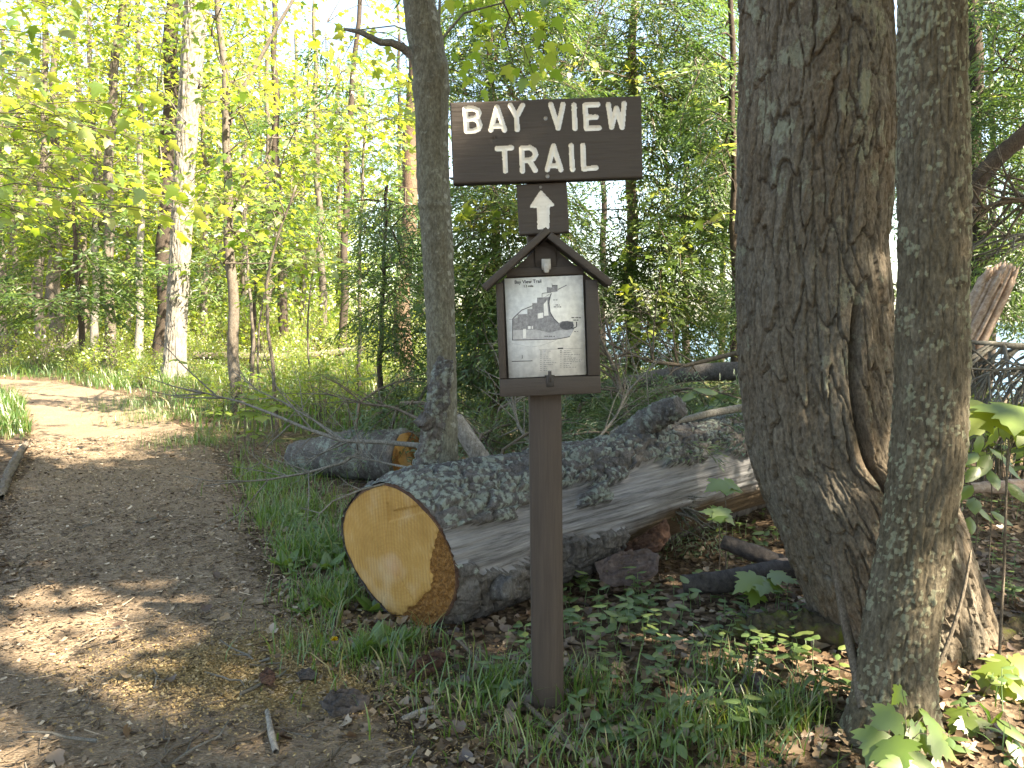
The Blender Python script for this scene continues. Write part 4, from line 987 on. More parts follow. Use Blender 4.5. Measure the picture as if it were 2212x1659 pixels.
# slender stems of the undergrowth
for i, (pts, Y, r, box, n, lab) in enumerate([
    ([(540, 838), (548, 760), (545, 690), (536, 600), (530, 480)], 12.4, .032, (470, 620, 300, 560), 10, 'thin dark sapling stem just right of the forked sapling'),
    ([(600, 960), (596, 880), (590, 800), (578, 700), (575, 620), (590, 540), (640, 400)], 7.4, .02, (540, 700, 400, 640), 9, 'thin crooked sapling stem growing from the leaf litter'),
    ([(560, 840), (556, 770), (562, 680), (580, 600), (600, 480)], 11.6, .018, (540, 680, 330, 560), 8, 'wispy stem leaning between two saplings'),
    ([(775, 800), (778, 700), (776, 560), (784, 380), (790, 200)], 10.8, .03, (680, 900, 200, 420), 22, 'straight thin stem left of the grey maple'),
    ([(668, 800), (664, 720), (668, 640), (690, 500)], 11.0, .016, (620, 760, 440, 620), 8, 'short thin stem among the fallen branches')]):
    tk = px_trunk(pts, Y); tree('maple_sapling', lab, tk, r, r * .55, region(rg, n, *box, Y - .8, Y + .8), protos=SPR_MID, scale=.9, bark=M['bark_far'], seed=30 + i, rshift=.12, sides=6)
# middle distance trunks
for i, (pts, Y, r, box, n, kind, bk, lab) in enumerate([
    ([(616, 765), (612, 650), (606, 560), (600, 470), (596, 300), (594, 150)], 24, .16, (480, 720, 250, 520), 26, 'conifer', 'bark_dark', 'dark straight trunk in the bright clearing'),
    ([(702, 730), (696, 620), (690, 470), (684, 330), (682, 180)], 27, .15, (600, 780, 150, 330), 12, 'conifer', 'bark_far', 'slim trunk rising before the open sky'),
    ([(742, 740), (744, 600), (746, 470), (752, 300), (758, 200), (768, 130)], 22, .12, (660, 860, 100, 260), 10, 'conifer', 'bark_dark', 'leaning dark trunk before the open sky'),
    ([(122, 745), (118, 640), (116, 520), (118, 420), (120, 300)], 25, .24, (-20, 260, 200, 420), 40, 'maple', 'bark_far', 'stout grey trunk beside the fallen pale limb'),
    ([(100, 745), (106, 660), (112, 560), (114, 400)], 29, .16, (0, 220, 150, 420), 30, 'maple', 'bark_far', 'leaning trunk half hidden behind the stout grey one'),
    ([(6, 760), (4, 660), (2, 500), (-2, 300)], 23, .14, (-100, 120, 200, 520), 40, 'maple', 'bark_far', 'trunk at the far turn of the path'),
    ([(868, 745), (872, 640), (876, 560), (884, 420), (890, 300)], 13, .15, (800, 960, 360, 620), 14, 'conifer', 'bark_conifer', 'light brown trunk just left of the grey maple'),
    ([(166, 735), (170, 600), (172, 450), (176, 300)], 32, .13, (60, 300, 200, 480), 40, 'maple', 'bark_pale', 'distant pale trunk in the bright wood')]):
    top = 12 if kind == 'conifer' else 10
    tk = px_trunk(pts, Y, top); pos = region(rg, n, *box, Y - 2.5, Y + 2)
    if kind == 'conifer': tree('conifer_tree', lab, tk, r, r * .4, pos, kind='conifer', protos=FR_FAR, scale=1.4, bark=M[bk], seed=40 + i, droop=.3, sides=10)
    else: tree('maple_tree', lab, tk, r, r * .4, pos, protos=SPR_LO, scale=1.7, bark=M[bk], seed=40 + i, rshift=.15)
# lit leaves behind the sign
tk = px_trunk([(1462, 800), (1458, 700), (1450, 560), (1440, 380), (1430, 200)], 9.6, 5.2)
tree('maple_sapling', 'maple sapling with glowing leaves behind the map box', tk, .035, .015, np.r_[region(rg, 34, 1300, 1590, 380, 560, 6.8, 9.5), region(rg, 26, 1380, 1590, 560, 720, 6.8, 9.5), region(rg, 22, 980, 1240, 400, 560, 6.4, 9.5), region(rg, 36, 950, 1300, -40, 220, 6.2, 9.5), region(rg, 16, 1300, 1590, 40, 340, 6.6, 9), region(rg, 10, 980, 1080, 560, 780, 6.4, 9)], protos=SPR_MID, scale=.85, seed=55, rshift=.25)

# slim trunks standing in the bright wood
rg = R_(57)
for i, (x, Y) in enumerate([(30, 26), (62, 33), (205, 24), (275, 30), (300, 22), (318, 36), (440, 28), (468, 34), (530, 30), (575, 27), (655, 33), (150, 38), (86, 22), (410, 40)]):
    tk = px_trunk([(x, 760), (x + rg.uniform(-6, 6), 600), (x + rg.uniform(-10, 10), 420), (x + rg.uniform(-14, 14), 200)], Y, 13)
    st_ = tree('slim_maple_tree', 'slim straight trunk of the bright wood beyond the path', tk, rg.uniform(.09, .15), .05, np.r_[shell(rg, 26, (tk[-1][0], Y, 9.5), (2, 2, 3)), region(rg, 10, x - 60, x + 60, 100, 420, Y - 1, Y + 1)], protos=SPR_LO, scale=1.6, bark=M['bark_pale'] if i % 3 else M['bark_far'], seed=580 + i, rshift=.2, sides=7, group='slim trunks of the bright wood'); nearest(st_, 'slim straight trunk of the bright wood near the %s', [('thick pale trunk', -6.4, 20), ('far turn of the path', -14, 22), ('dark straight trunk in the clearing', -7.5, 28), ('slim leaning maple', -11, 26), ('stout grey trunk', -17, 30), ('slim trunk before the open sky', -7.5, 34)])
# --- conifers
def conifer(name, label, pts, Y, r, boxes, seed, protos=FR_MID, scale=1.0, top=None, leafm=None, bark='bark_conifer', droop=.35, extra_pos=None, rshift=0.0, group=None):
    rg = R_(seed); tk = px_trunk(pts, Y, top); pos = np.concatenate([region(rg, n, x0, x1, y0, y1, Y0, Y1) for (x0, x1, y0, y1, Y0, Y1, n) in boxes] + ([extra_pos] if extra_pos is not None else []))
    return tree(name, label, tk, r, r * .35, pos, kind='conifer', protos=protos, scale=scale, bark=M[bark], seed=seed, droop=droop, leafm=leafm, rshift=rshift + .04, sides=10, group=group)
conifer('hemlock_tree', 'green hemlock directly behind the sign board', [(1072, 800), (1070, 600), (1068, 420), (1062, 200), (1058, 0)], 7.4, .055, [(940, 1240, -120, 230, 6.4, 8.0, 110), (960, 1250, 380, 620, 6.4, 7.8, 110), (980, 1120, 600, 790, 6.2, 7.6, 60)], 60, top=5.0)
conifer('hemlock_tree', 'dense hemlock between the sign and the old maple', [(1365, 800), (1364, 700), (1362, 600), (1366, 300), (1370, 0)], 8.6, .085, [(1180, 1600, -120, 230, 7.2, 9.2, 190), (1380, 1610, 200, 470, 7.2, 9.0, 100), (1290, 1420, 470, 700, 7.4, 8.8, 60), (1420, 1612, 470, 800, 7.0, 9.0, 90)], 61, top=6.0)
conifer('hemlock_tree', 'dark trunked hemlock hard against the old maple', [(1590, 790), (1588, 600), (1586, 400), (1582, 180), (1580, 40)], 7.0, .05, [(1480, 1610, 0, 420, 6.2, 7.4, 22), (1560, 1640, 560, 760, 6.4, 7.6, 8), (1900, 1960, 0, 700, 6.2, 7.8, 14)], 62, top=4.6, bark='bark_dark')
conifer('hemlock_tree', 'hemlock with a dark trunk right of the lichen spotted maple', [(2112, 760), (2114, 600), (2108, 400), (2104, 200), (2100, 0)], 6.6, .09, [(2060, 2330, -120, 260, 5.4, 7.4, 80), (2080, 2330, 240, 520, 5.6, 7.2, 60), (2070, 2330, 520, 700, 5.8, 7.2, 40)], 63, top=6.5, bark='bark_dark')
conifer('hemlock_sapling', 'feathery hemlock sapling by the far turn of the path', [(184, 775), (174, 700), (166, 600), (160, 480), (158, 380)], 17, .075, [(20, 330, 400, 690, 15.5, 18.2, 70), (-80, 120, 470, 700, 15.5, 18, 34)], 64, protos=FR_FAR, scale=1.15, bark='bark_dark', droop=.15)
conifer('hemlock_sapling', 'dark low hemlock bough right of the pale trunk', [(545, 780), (548, 700), (552, 600), (556, 520)], 16, .06, [(410, 600, 530, 640, 14.6, 16.2, 24), (480, 700, 420, 560, 14.8, 16.5, 26)], 65, protos=FR_FAR, scale=1.0, bark='bark_dark', droop=.2)
conifer('hemlock_tree', 'hemlock sapling beside the grey maple trunk', [(820, 800), (824, 700), (830, 560), (836, 400)], 8.2, .035, [(770, 930, 430, 790, 7.2, 8.8, 60)], 66, bark='bark_dark')
# bluish far conifers before the sky
for i, (x, Y, top, yb0, yb1, hw_) in enumerate([(560, 38, 14, 60, 480, 70), (640, 42, 12, 150, 520, 60), (730, 36, 13, 120, 470, 55), (860, 30, 13, 120, 560, 60), (690, 46, 10, 330, 560, 70), (905, 26, 12, 0, 600, 50), (1480, 22, 9, 100, 560, 90), (1560, 26, 10, 60, 480, 70), (2140, 20, 9, 80, 620, 120), (1300, 24, 10, 100, 420, 80)]):
    conifer('spruce_tree', 'slender dark spruce of the lakeside seen against the sky', [(x, 760), (x + 4, 500), (x + 2, 200)], Y, .13, [(x - hw_, x + hw_, yb0, yb1, Y - 1.5, Y + 1.5, 34)], 400 + i, protos=FR_FAR, scale=1.5, top=top, bark='bark_dark', group='spruces along the lake shore')

# --- background wood and undergrowth, copies that share meshes
bt = []
for k_ in range(3):
    rg = R_(500 + k_); t_ = np.array([[0, 0, -.3], [.1, 0, 3], [-.1, .1, 7], [0, 0, 12.]])
    pos = np.concatenate([shell(rg, 95, (0, 0, 7.2), (3.2, 3.2, 4.6)), shell(rg, 55, (0, 0, 2.6), (2.8, 2.8, 2.2))])
    bt.append(tree('background_maple', 'leafy maple of the bright wood beyond the path', t_, .16, .05, pos, protos=SPR_LO, scale=1.9, seed=510 + k_, rshift=.22 - .08 * k_, group='maples of the wood beyond the path'))
WOODM_F = [('far turn of the path', -16, 30), ('thick pale trunk', -14, 36), ('stout grey trunk', -24, 40), ('dark straight trunk in the clearing', -10, 38), ('slim leaning maple', -20, 34)]
rg = R_(520); spots = []
for k_ in range(34):
    for _ in range(40):
        Y = rg.uniform(29, 56); x = rg.uniform(-1.0, -.18) * Y * .80 - 1.0
        if shore(x, Y) < 8 and path_dist(np.array([x]), np.array([Y]))[0] > 1 and all(math.hypot(x - a, Y - c) > 2.6 for a, c in spots): spots.append((x, Y)); break
for k_, (x, y) in enumerate(spots):
    o = bt[k_] if k_ < 3 else copy_tree(bt[k_ % 3])
    s = rg.uniform(.75, 1.3); o.location = onto((x, y)); nearest(o, 'leafy maple of the far wood beyond the %s', [m for m in WOODM_F]); o.rotation_euler = (0, 0, rg.uniform(0, 6.28)); o.scale = (s, s, s)
sh_p = []
for k_ in range(4):
    rg = R_(540 + k_); q = thing('shrub', 'yellow green leafy shrub of the sunny undergrowth', 'shrub', (0, 0, 0), group='shrubs of the undergrowth'); b = MB(); pos = shell(rg, 34, (0, 0, .55), (.6, .6, .5)); b2 = MB()
    d = unit(pos - np.array([0, 0, .1])); add_sprays(b2, SPR_OVAL if k_ % 2 else SPR_MID, pos - d * .2, d, np.array([0, 0, 1.]) + rg.normal(0, .4, pos.shape), rg.uniform(.6, 1.1, 34), rg, .18)
    for p in pos[::2]: b.tube([[0, 0, -.05], p * np.array([.5, .5, .55]), p], [.009, .006, .003], 4, cap=False)
    b.build('stems', M['twig'], q); b2.build('foliage', [M['maple'], M['twig']], q, kind='stuff'); sh_p.append(q)
WOODM = [('forked sapling', -3.3, 9.2), ('thick pale trunk', -6.4, 14.6), ('far turn of the path', -9.5, 13.8), ('dark straight trunk in the clearing', -7.0, 24), ('slim leaning maple', -9.4, 18), ('stout grey trunk', -14.7, 25), ('light brown trunk', -1.8, 13), ('slim trunk before the open sky', -6.6, 27)]
rg = R_(560); n_s = 0; placed = []
while n_s < 170:
    Y = (rg.uniform(8.0, 15) if n_s < 50 else rg.uniform(14, 30)); x = rg.uniform(-.70, .02) * Y
    if path_dist(np.array([x]), np.array([Y]))[0] < .55 or shore(x, Y) > 12: continue
    if any(math.hypot(x - a, Y - c) < .5 for a, c in placed): continue
    if abs(x / Y - (376 - CX) / FPX) < .03 and Y < 14.6 and Y > 11: continue
    placed.append((x, Y)); o = sh_p[n_s] if n_s < 4 else copy_tree(sh_p[n_s % 4]); s = rg.uniform(.45, .95) * (1 + max(0, Y - 13) * .045)
    if Y < 12: s *= .5
    elif Y < 23: s *= .62
    o.location = onto((x, Y)); o.rotation_euler = (0, 0, rg.uniform(0, 6.28)); o.scale = (s, s, s * rg.uniform(.8, 1.3)); n_s += 1
    nearest(o, 'yellow green leafy shrub growing near the %s', WOODM)
b = MB(); rg = R_(570); pos = []
for _ in range(1500):
    Y = rg.uniform(50, 75); x = rg.uniform(-1.0, -.28) * Y * .8; pos.append((x, Y, rg.uniform(0, 1) ** 1.4 * 16))
pos = np.array(pos); add_sprays(b, SPR_LO, pos, unit(rg.normal(0, 1, pos.shape) * np.array([1, 1, .3])), np.array([0, -.4, 1.]) + rg.normal(0, .4, pos.shape), rg.uniform(2.5, 4.5, len(pos)), rg, .2, False)
b.build('far_wood', [M['maple'], M['twig']], kind='stuff')

# ------------------------------------------------------------------ fallen wood
def rod(name, label, cat, pts, rad, mt, sides=14, n=40, seed=0, amp=None, jag=.01, lich=.4, group=None):
    pts = np.asarray(pts, float); lo = pts[np.argmin(pts[:, 2])]
    root = thing(name, label, cat, tuple(lo), group=group); r = np.broadcast_to(rad, len(pts))
    stub(pts, r, mt, 'stem', sides, n, seed, root, lo, amp if amp is not None else .12 * float(np.mean(r)), jag, lich); return root
def disc(parent, c, ax, r, mt, name, off, seed=0, low=0):
    ax = unit(ax); a = unit(np.cross(ax, [0, 0, 1.])); u = np.cross(a, ax); t = np.linspace(0, 2 * math.pi, 40, endpoint=False); rr = r * (1 + .07 * fbm(np.cos(t) * 2, np.sin(t) * 2, o=2, seed=seed))
    q = MB(); R, T = np.meshgrid(np.linspace(0, 1, 10), t, indexing='ij'); RR = R * rr[None]
    q.add(np.stack([RR * np.cos(T), .003 * fbm(RR * 80, T * 3, o=2, seed=seed), RR * np.sin(T)], -1).reshape(-1, 3), grid_faces(10, 40, True))
    o = q.build(name, mt, parent, smooth=True, attrs={'rot': np.clip(.34 + .5 * fbm(RR * 12, T, o=3, seed=seed) + .25 * R ** 2, 0, 1), 'ring': RR})
    c = np.asarray(c) - off; o.matrix_local = Matrix(((a[0], -ax[0], u[0], c[0]), (a[1], -ax[1], u[1], c[1]), (a[2], -ax[2], u[2], c[2]), (0, 0, 0, 1))); return o
e0 = P(878, 985, 5.15); d_ = unit(np.array([-.88, .48, .0]))
l2 = rod('short_log', 'short sawn log with lichen bark lying behind the big log', 'log', [e0 + d_ * 1.0 - np.array([0, 0, .10]), e0 + d_ * .5 - np.array([0, 0, .03]), e0], [.12, .165, .18], M['bark_log'], 48, 60, 81, .018, 0, .8)
disc(l2, e0 - d_ * .004, -d_, .165, M['cut'], 'cut_face', np.array(l2.location), 3)
rod('pale_limb', 'whitish bare limb leaning behind the grey maple', 'branch', [P(1062, 1030, 3.95), P(1035, 985, 3.98), P(1000, 930, 4.0), P(985, 900, 4.0)], [.052, .05, .043, .03], M['bark_pale'], 20, 30, 82, .004, .01)
rod('fallen_tree', 'mossy grey fallen trunk running behind the old maple', 'fallen tree', [P(1180, 880, 6.6), P(1330, 832, 6.2), P(1480, 806, 5.9), P(1620, 800, 5.7), P(1760, 790, 5.5)], [.05, .06, .065, .07, .075], M['bark_log'], 20, 60, 83, .008, .01, .5)
rod('dead_limb', 'straight pale dead limb lying on the big log', 'branch', [P(1438, 917, 3.72), P(1530, 894, 3.82), P(1620, 878, 3.92), P(1720, 862, 4.0)], [.014, .019, .021, .022], M['twig_grey'], 12, 40, 84, .002, .01)
def snag(label, p0, p1, r, n, seed):
    rg = R_(seed); root = thing('splintered_snag', label, 'snag', tuple(p0)); ax = p1 - p0; L = np.linalg.norm(ax); ax = ax / L; a = unit(np.cross(ax, [0, 1., 0])); c = np.cross(ax, a); b = MB()
    for _ in range(n):
        rr = r * math.sqrt(rg.uniform(0, 1)); t = rg.uniform(0, 6.283); o = a * math.cos(t) * rr + c * math.sin(t) * rr; s0 = rg.uniform(-.02, .12) * L; s1 = L * rg.uniform(.82, 1.03) * (1 - .10 * (math.cos(t) > .3)); w_ = rg.uniform(.010, .024)
        pts = [o + ax * (s0 + (s1 - s0) * f) + rg.normal(0, .003, 3) for f in (0, .3, .7, .93, 1)]; b.tube(pts, [w_ * .7, w_, w_ * .95, w_ * .7, w_ * .15], 5, rg.uniform(0, 1))
    b.build('stem', M['splinter'], root); return root
snag('broken leaning snag of pale splintered wood right of the maples', P(2070, 775, 4.7), P(2172, 568, 4.6), .085, 110, 85)
rod('small_log', 'small tan barkless log lying right of the maples', 'log', [P(2098, 1054, 3.5), P(2170, 1052, 3.46), P(2300, 1048, 3.4)], [.022, .032, .036], M['splinter'], 16, 30, 86, .004, .01)
rod('dead_limb', 'thick dead limb slanting up right of the lichen spotted maple', 'branch', [P(2080, 450, 5.2), P(2110, 390, 5.2), P(2160, 335, 5.2), P(2260, 250, 5.2)], [.06, .055, .055, .05], M['bark_dark'], 14, 30, 87, .006)
rod('fallen_pale_limb', 'pale fallen limb curling up by the far turn of the path', 'branch', [P(60, 762, 24), P(115, 762, 24), P(150, 752, 24), P(168, 735, 24), P(176, 700, 24)], [.12, .14, .13, .1, .06], M['bark_pale'], 12, 24, 88, .01)
rod('fallen_tree', 'thin fallen trunk lying across the bright clearing', 'fallen tree', [P(420, 768, 18), P(520, 770, 18), P(620, 774, 18), P(720, 764, 18), P(790, 752, 18)], [.09, .1, .1, .09, .07], M['bark_far'], 10, 24, 89, .01)
rod('lichen_stick', 'knobbly lichen covered branch at the left edge of the path', 'branch', [onto(G(0, 1085), .03), onto(G(22, 1030), .05), onto(G(44, 990), .05), onto(G(58, 968), .04)], [.02, .026, .026, .018], M['bark_far'], 24, 50, 90, .016, .02, .5)
rod('dark_branch', 'dark fallen branch between the big log and the old maple', 'branch', [P(1475, 1262, 2.92), P(1560, 1258, 2.9), P(1650, 1240, 2.95), P(1740, 1222, 3.0)], [.034, .042, .044, .046], M['bark_black'], 18, 40, 91, .006, .01)
rod('dark_branch', 'dark knotty branch piece resting against the big log', 'branch', [P(1560, 1170, 3.2), P(1620, 1192, 3.15), P(1690, 1215, 3.1)], [.03, .035, .03], M['bark_black'], 14, 30, 92, .006, .02)
rod('mossy_root', 'mossy surface root reaching from the old maple', 'root', [P(1880, 1385, 2.5), P(1790, 1372, 2.5), P(1690, 1360, 2.54), P(1600, 1368, 2.58), P(1500, 1392, 2.66)], [.085, .072, .058, .042, .02], M['moss'], 30, 80, 93, .022, .02)
rod('mossy_root', 'moss cushion root on the lake side of the old maple', 'root', [P(2120, 1400, 2.5), P(2170, 1390, 2.55), P(2240, 1350, 2.65), P(2330, 1330, 2.8)], [.07, .055, .045, .03], M['moss'], 26, 50, 94, .02, .02)
rod('leaning_stick', 'brown dead stick leaning against the foot of the maples', 'stick', [P(1866, 1530, 1.92), P(1846, 1440, 1.99), P(1822, 1330, 2.06), P(1806, 1240, 2.12), P(1792, 1178, 2.15)], [.0135, .0125, .0115, .0095, .006], M['twig'], 10, 40, 95, .0015, .004)
rod('leaning_stick', 'thin brown stem standing between the maples', 'stick', [P(2026, 1440, 2.08), P(2052, 1380, 2.1), P(2080, 1290, 2.12), P(2098, 1190, 2.14)], [.006, .006, .005, .003], M['twig'], 6, 20, 96, .0006)

def slab(name, label, px_poly, Y, th, mt, seed, tilt=(0, -.5, .85)):
    """a piece of bark: an outline given a real thickness, bent and rough"""
    c = np.mean([P(x, y, Y) for x, y in px_poly], 0); nrm_ = unit(np.array(tilt)); a = unit(np.cross(np.array([0, 1., 0]), nrm_)); bb = np.cross(nrm_, a)
    if Y < 2.6: c[2] = max(c[2], onto(c)[2] + .022 + th * .6)
    pts = []
    for x, y in px_poly:
        r = ray(x, y); o = np.array([0, 0, CAM_H]); c0 = np.mean([P(x2, y2, Y) for x2, y2 in px_poly], 0); t = np.dot(c0 - o, nrm_) / np.dot(r, nrm_); p = o + r * t - c0; pts.append((np.dot(p, a), np.dot(p, bb)))
    pts = np.array(pts); n = 60; s = np.r_[0, np.cumsum(np.linalg.norm(np.diff(np.r_[pts, pts[:1]], axis=0), axis=1))]; u = np.linspace(0, s[-1], n, endpoint=False); pc = np.r_[pts, pts[:1]]
    ol = np.stack([np.interp(u, s, pc[:, 0]), np.interp(u, s, pc[:, 1])], 1); ol += .004 * np.stack([fbm(u * 60, u * 0, o=2, seed=seed), fbm(u * 60, u * 0 + 5, o=2, seed=seed)], 1)
    R, I = np.meshgrid(np.linspace(0, 1, 26), np.arange(n), indexing='ij'); X = ol[I, 0] * R; Z = ol[I, 1] * R
    H = th * (.5 + 1.3 * fbm(X * 45, Z * 110, o=4, seed=seed + 1)) * sstep(1.0, .9, R) + .2 * th * sstep(.1, .4, fbm(X * 25, Z * 70, o=2, seed=seed + 2))
    q = MB(); top = X[..., None] * a + Z[..., None] * bb + H[..., None] * nrm_; bot = X[..., None] * a + Z[..., None] * bb - (th * .6) * nrm_ * sstep(1.0, .8, R)[..., None]
    q.add(top.reshape(-1, 3), grid_faces(26, n, True)); q.add(bot.reshape(-1, 3), grid_faces(26, n, True)[:, ::-1])
    o = q.build(name, mt, smooth=True, label=label, category='bark'); o.location = tuple(c); return o
slab('bark_slab', 'pinkish grey bark slab lying under the big log', [(1285,1215),(1330,1195),(1400,1185),(1425,1200),(1420,1240),(1390,1262),(1320,1268),(1295,1250)], 3.02, .022, M['bark_pink'], 1, (.1, -.7, .7))
slab('bark_slab', 'red brown bark chunk in the grass before the log', [(878,1510),(905,1470),(945,1455),(968,1462),(965,1480),(930,1508),(905,1530),(885,1532)], 2.32, .02, M['bark_red'], 2, (.2, -.55, .8))
slab('bark_slab', 'blackish bark chunk with lichen flecks on the litter', [(690,1572),(720,1550),(770,1545),(800,1560),(795,1585),(750,1600),(718,1606)], 2.1, .018, M['bark_black'], 3, (0, -.35, .93))
slab('bark_slab', 'small dark bark scrap on the sawdust', [(640,1478),(668,1468),(690,1478),(680,1490),(650,1492)], 2.28, .01, M['bark_black'], 4, (0, -.3, .95))
slab('bark_slab', 'small brown bark scrap beside the sawdust', [(560,1490),(575,1470),(592,1480),(598,1500),(585,1512),(566,1508)], 2.25, .012, M['bark_red'], 5, (0, -.3, .95))
slab('bark_slab', 'weathered grey bark sliver at the old maple foot', [(1620,1500),(1640,1490),(1660,1515),(1672,1545),(1655,1550),(1635,1530)], 2.18, .01, M['bark_pink'], 6, (0, -.5, .86))
slab('rotten_wood', 'reddish rotten wood crumbling under the log', [(1300,1195),(1380,1160),(1440,1120),(1450,1160),(1420,1195),(1340,1212)], 3.2, .022, M['bark_red'], 7, (.1, -.8, .6))

# ------------------------------------------------------------------ twiggy dead branches
def twiggy(name, label, pts, r, mt, seed, side=8, sl=.35, up=.15, cat='branch', depth_jit=.1, droop=0):
    rg = R_(seed); pts = np.asarray(pts); lo = pts[0]; root = thing(name, label, cat, tuple(lo)); b = MB(); n = len(pts)
    b.tube(pts - lo, np.linspace(r, r * .25, n), 7)
    s = np.r_[0, np.cumsum(np.linalg.norm(np.diff(pts, axis=0), axis=1))]
    for i in range(side):
        u = s[-1] * rg.uniform(.2, .97); p = np.array([np.interp(u, s, pts[:, k_]) for k_ in range(3)]); k_ = min(n - 2, np.searchsorted(s, u) - 1); d = unit(pts[k_ + 1] - pts[k_])
        dd = unit(d * .8 + rg.normal(0, .55, 3) + np.array([0, 0, up])); L = sl * rg.uniform(.4, 1.2); m1 = p + dd * L * .5 + rg.normal(0, .03 * L, 3); e = p + dd * L + np.array([0, 0, -droop * L]) + rg.normal(0, .06 * L, 3)
        b.tube([p - lo, m1 - lo, e - lo], [r * .4, r * .28, r * .1], 4, cap=False)
        for _ in range(2):
            q = m1 + (e - m1) * rg.uniform(0, .8); b.tube([q - lo, q + unit(dd + rg.normal(0, .7, 3)) * L * .4 - lo], [r * .2, r * .08], 3, cap=False)
    b.build('stem', mt, root, smooth=True); return root
twiggy('dead_branch', 'long bare branch arching from the log over the path edge', [P(905, 962, 3.5), P(830, 955, 3.6), P(740, 952, 3.75), P(660, 925, 3.9), P(590, 895, 4.05), P(520, 868, 4.2), P(455, 852, 4.3), P(400, 842, 4.4)], .013, M['twig_grey'], 1, 12, .45)
twiggy('dead_branch', 'bare forked branch rising beside the arching one', [P(740, 950, 3.75), P(690, 915, 3.85), P(610, 868, 4.0), P(560, 845, 4.1), P(500, 800, 4.2)], .007, M['twig_grey'], 2, 8, .35)
twiggy('dead_branch', 'low bare branch reaching over the path litter', [P(780, 975, 3.9), P(740, 1000, 3.85), P(660, 1022, 3.8), P(580, 1036, 3.7), P(500, 1042, 3.65), P(440, 1050, 3.6)], .009, M['twig_grey'], 3, 8, .35)
twiggy('dead_branch', 'thin bent twig resting on the log top by the grass', [P(915, 1012, 2.92), P(850, 1040, 2.82), P(780, 1058, 2.78), P(720, 1082, 2.74), P(690, 1110, 2.72), P(685, 1128, 2.7)], .0055, M['twig_grey'], 4, 3, .14)
twiggy('dead_branch', 'tangle of bare twigs behind the short log', [P(905, 905, 4.6), P(850, 880, 4.7), P(780, 870, 4.8), P(700, 850, 5.0)], .010, M['twig'], 5, 16, .5)
twiggy('dead_branch', 'bare twigs rising through the grass left of the log', [P(880, 1010, 3.3), P(830, 1000, 3.4), P(770, 985, 3.5), P(700, 990, 3.6)], .006, M['twig_grey'], 6, 12, .35)
twiggy('dead_branch', 'grey fan of dead twigs below the splintered snag', [P(2360, 760, 4.3), P(2240, 752, 4.3), P(2140, 742, 4.3), P(2070, 738, 4.35)], .03, M['twig_grey'], 7, 30, .55, -.6, droop=.4)
twiggy('dead_branch', 'second grey spray of dead twigs right of the maples', [P(2380, 800, 4.1), P(2260, 790, 4.1), P(2150, 800, 4.1), P(2080, 830, 4.1)], .016, M['twig_grey'], 8, 26, .5, -.4, droop=.3)
twiggy('dead_branch', 'dead bough crossing high right of the maples', [P(2380, 430, 4.9), P(2260, 428, 4.9), P(2160, 436, 4.9), P(2070, 470, 4.9)], .026, M['twig'], 9, 24, .5, -.1)
twiggy('dead_branch', 'dead bough crossing low right of the maples', [P(2380, 480, 5.0), P(2240, 505, 5.0), P(2140, 512, 5.0), P(2060, 560, 5.0)], .018, M['twig_grey'], 10, 24, .5, -.1)
twiggy('dead_branch', 'crooked branch rising right of the map box', [P(1370, 960, 4.6), P(1350, 880, 4.7), P(1330, 800, 4.8), P(1300, 740, 4.9), P(1240, 700, 5.0)], .024, M['twig'], 11, 18, .5)
twiggy('dead_branch', 'bare curved branch behind the map box', [P(1600, 760, 5.6), P(1480, 790, 5.5), P(1400, 780, 5.3), P(1330, 750, 5.2), P(1290, 690, 5.2)], .018, M['twig'], 12, 22, .5)
twiggy('dead_branch', 'weathered branch in the brush below the map box', [P(1160, 980, 4.3), P(1120, 920, 4.4), P(1105, 860, 4.5), P(1080, 800, 4.6)], .012, M['twig_grey'], 13, 14, .4)
twiggy('dead_branch', 'thin twigs among the fallen hemlock boughs', [P(1260, 990, 4.1), P(1330, 900, 4.2), P(1360, 840, 4.3), P(1420, 780, 4.5)], .009, M['twig_grey'], 14, 16, .4)

# ------------------------------------------------------------------ fallen hemlock boughs and brush behind the log
def bough_proto(seed, L=1.1, n=20):
    rg = R_(seed); q = thing('fallen_bough', 'fallen green hemlock bough in the brush behind the log', 'bough', (0, 0, 0), group='hemlock boughs behind the log')
    ax = np.stack([np.linspace(0, L, 7), .06 * np.sin(np.linspace(0, 4, 7) + seed), .32 + .25 * np.sin(np.linspace(.2, 2.6, 7))], 1); ax[0, 2] = 0
    b = MB(); b.tube(ax, np.linspace(.016, .004, 7), 6); t = rg.uniform(.15, 1, n); p = np.stack([np.interp(t, np.linspace(0, 1, 7), ax[:, k_]) for k_ in range(3)], 1)
    sd_ = np.where(np.arange(n) % 2, 1, -1); d = np.stack([np.full(n, .55), sd_ * rg.uniform(.5, 1.2, n), rg.uniform(-.45, .3, n)], 1); c = MB()
    add_sprays(c, FR_NEAR, p, d, np.array([0, 0, 1.]) + rg.normal(0, .5, (n, 3)), rg.uniform(.6, 1.15, n), rg, .05)
    b.build('stem', M['twig'], q); c.build('needles', [M['bough'], M['twig']], q, kind='stuff'); return q
bp = [bough_proto(700 + i) for i in range(4)]
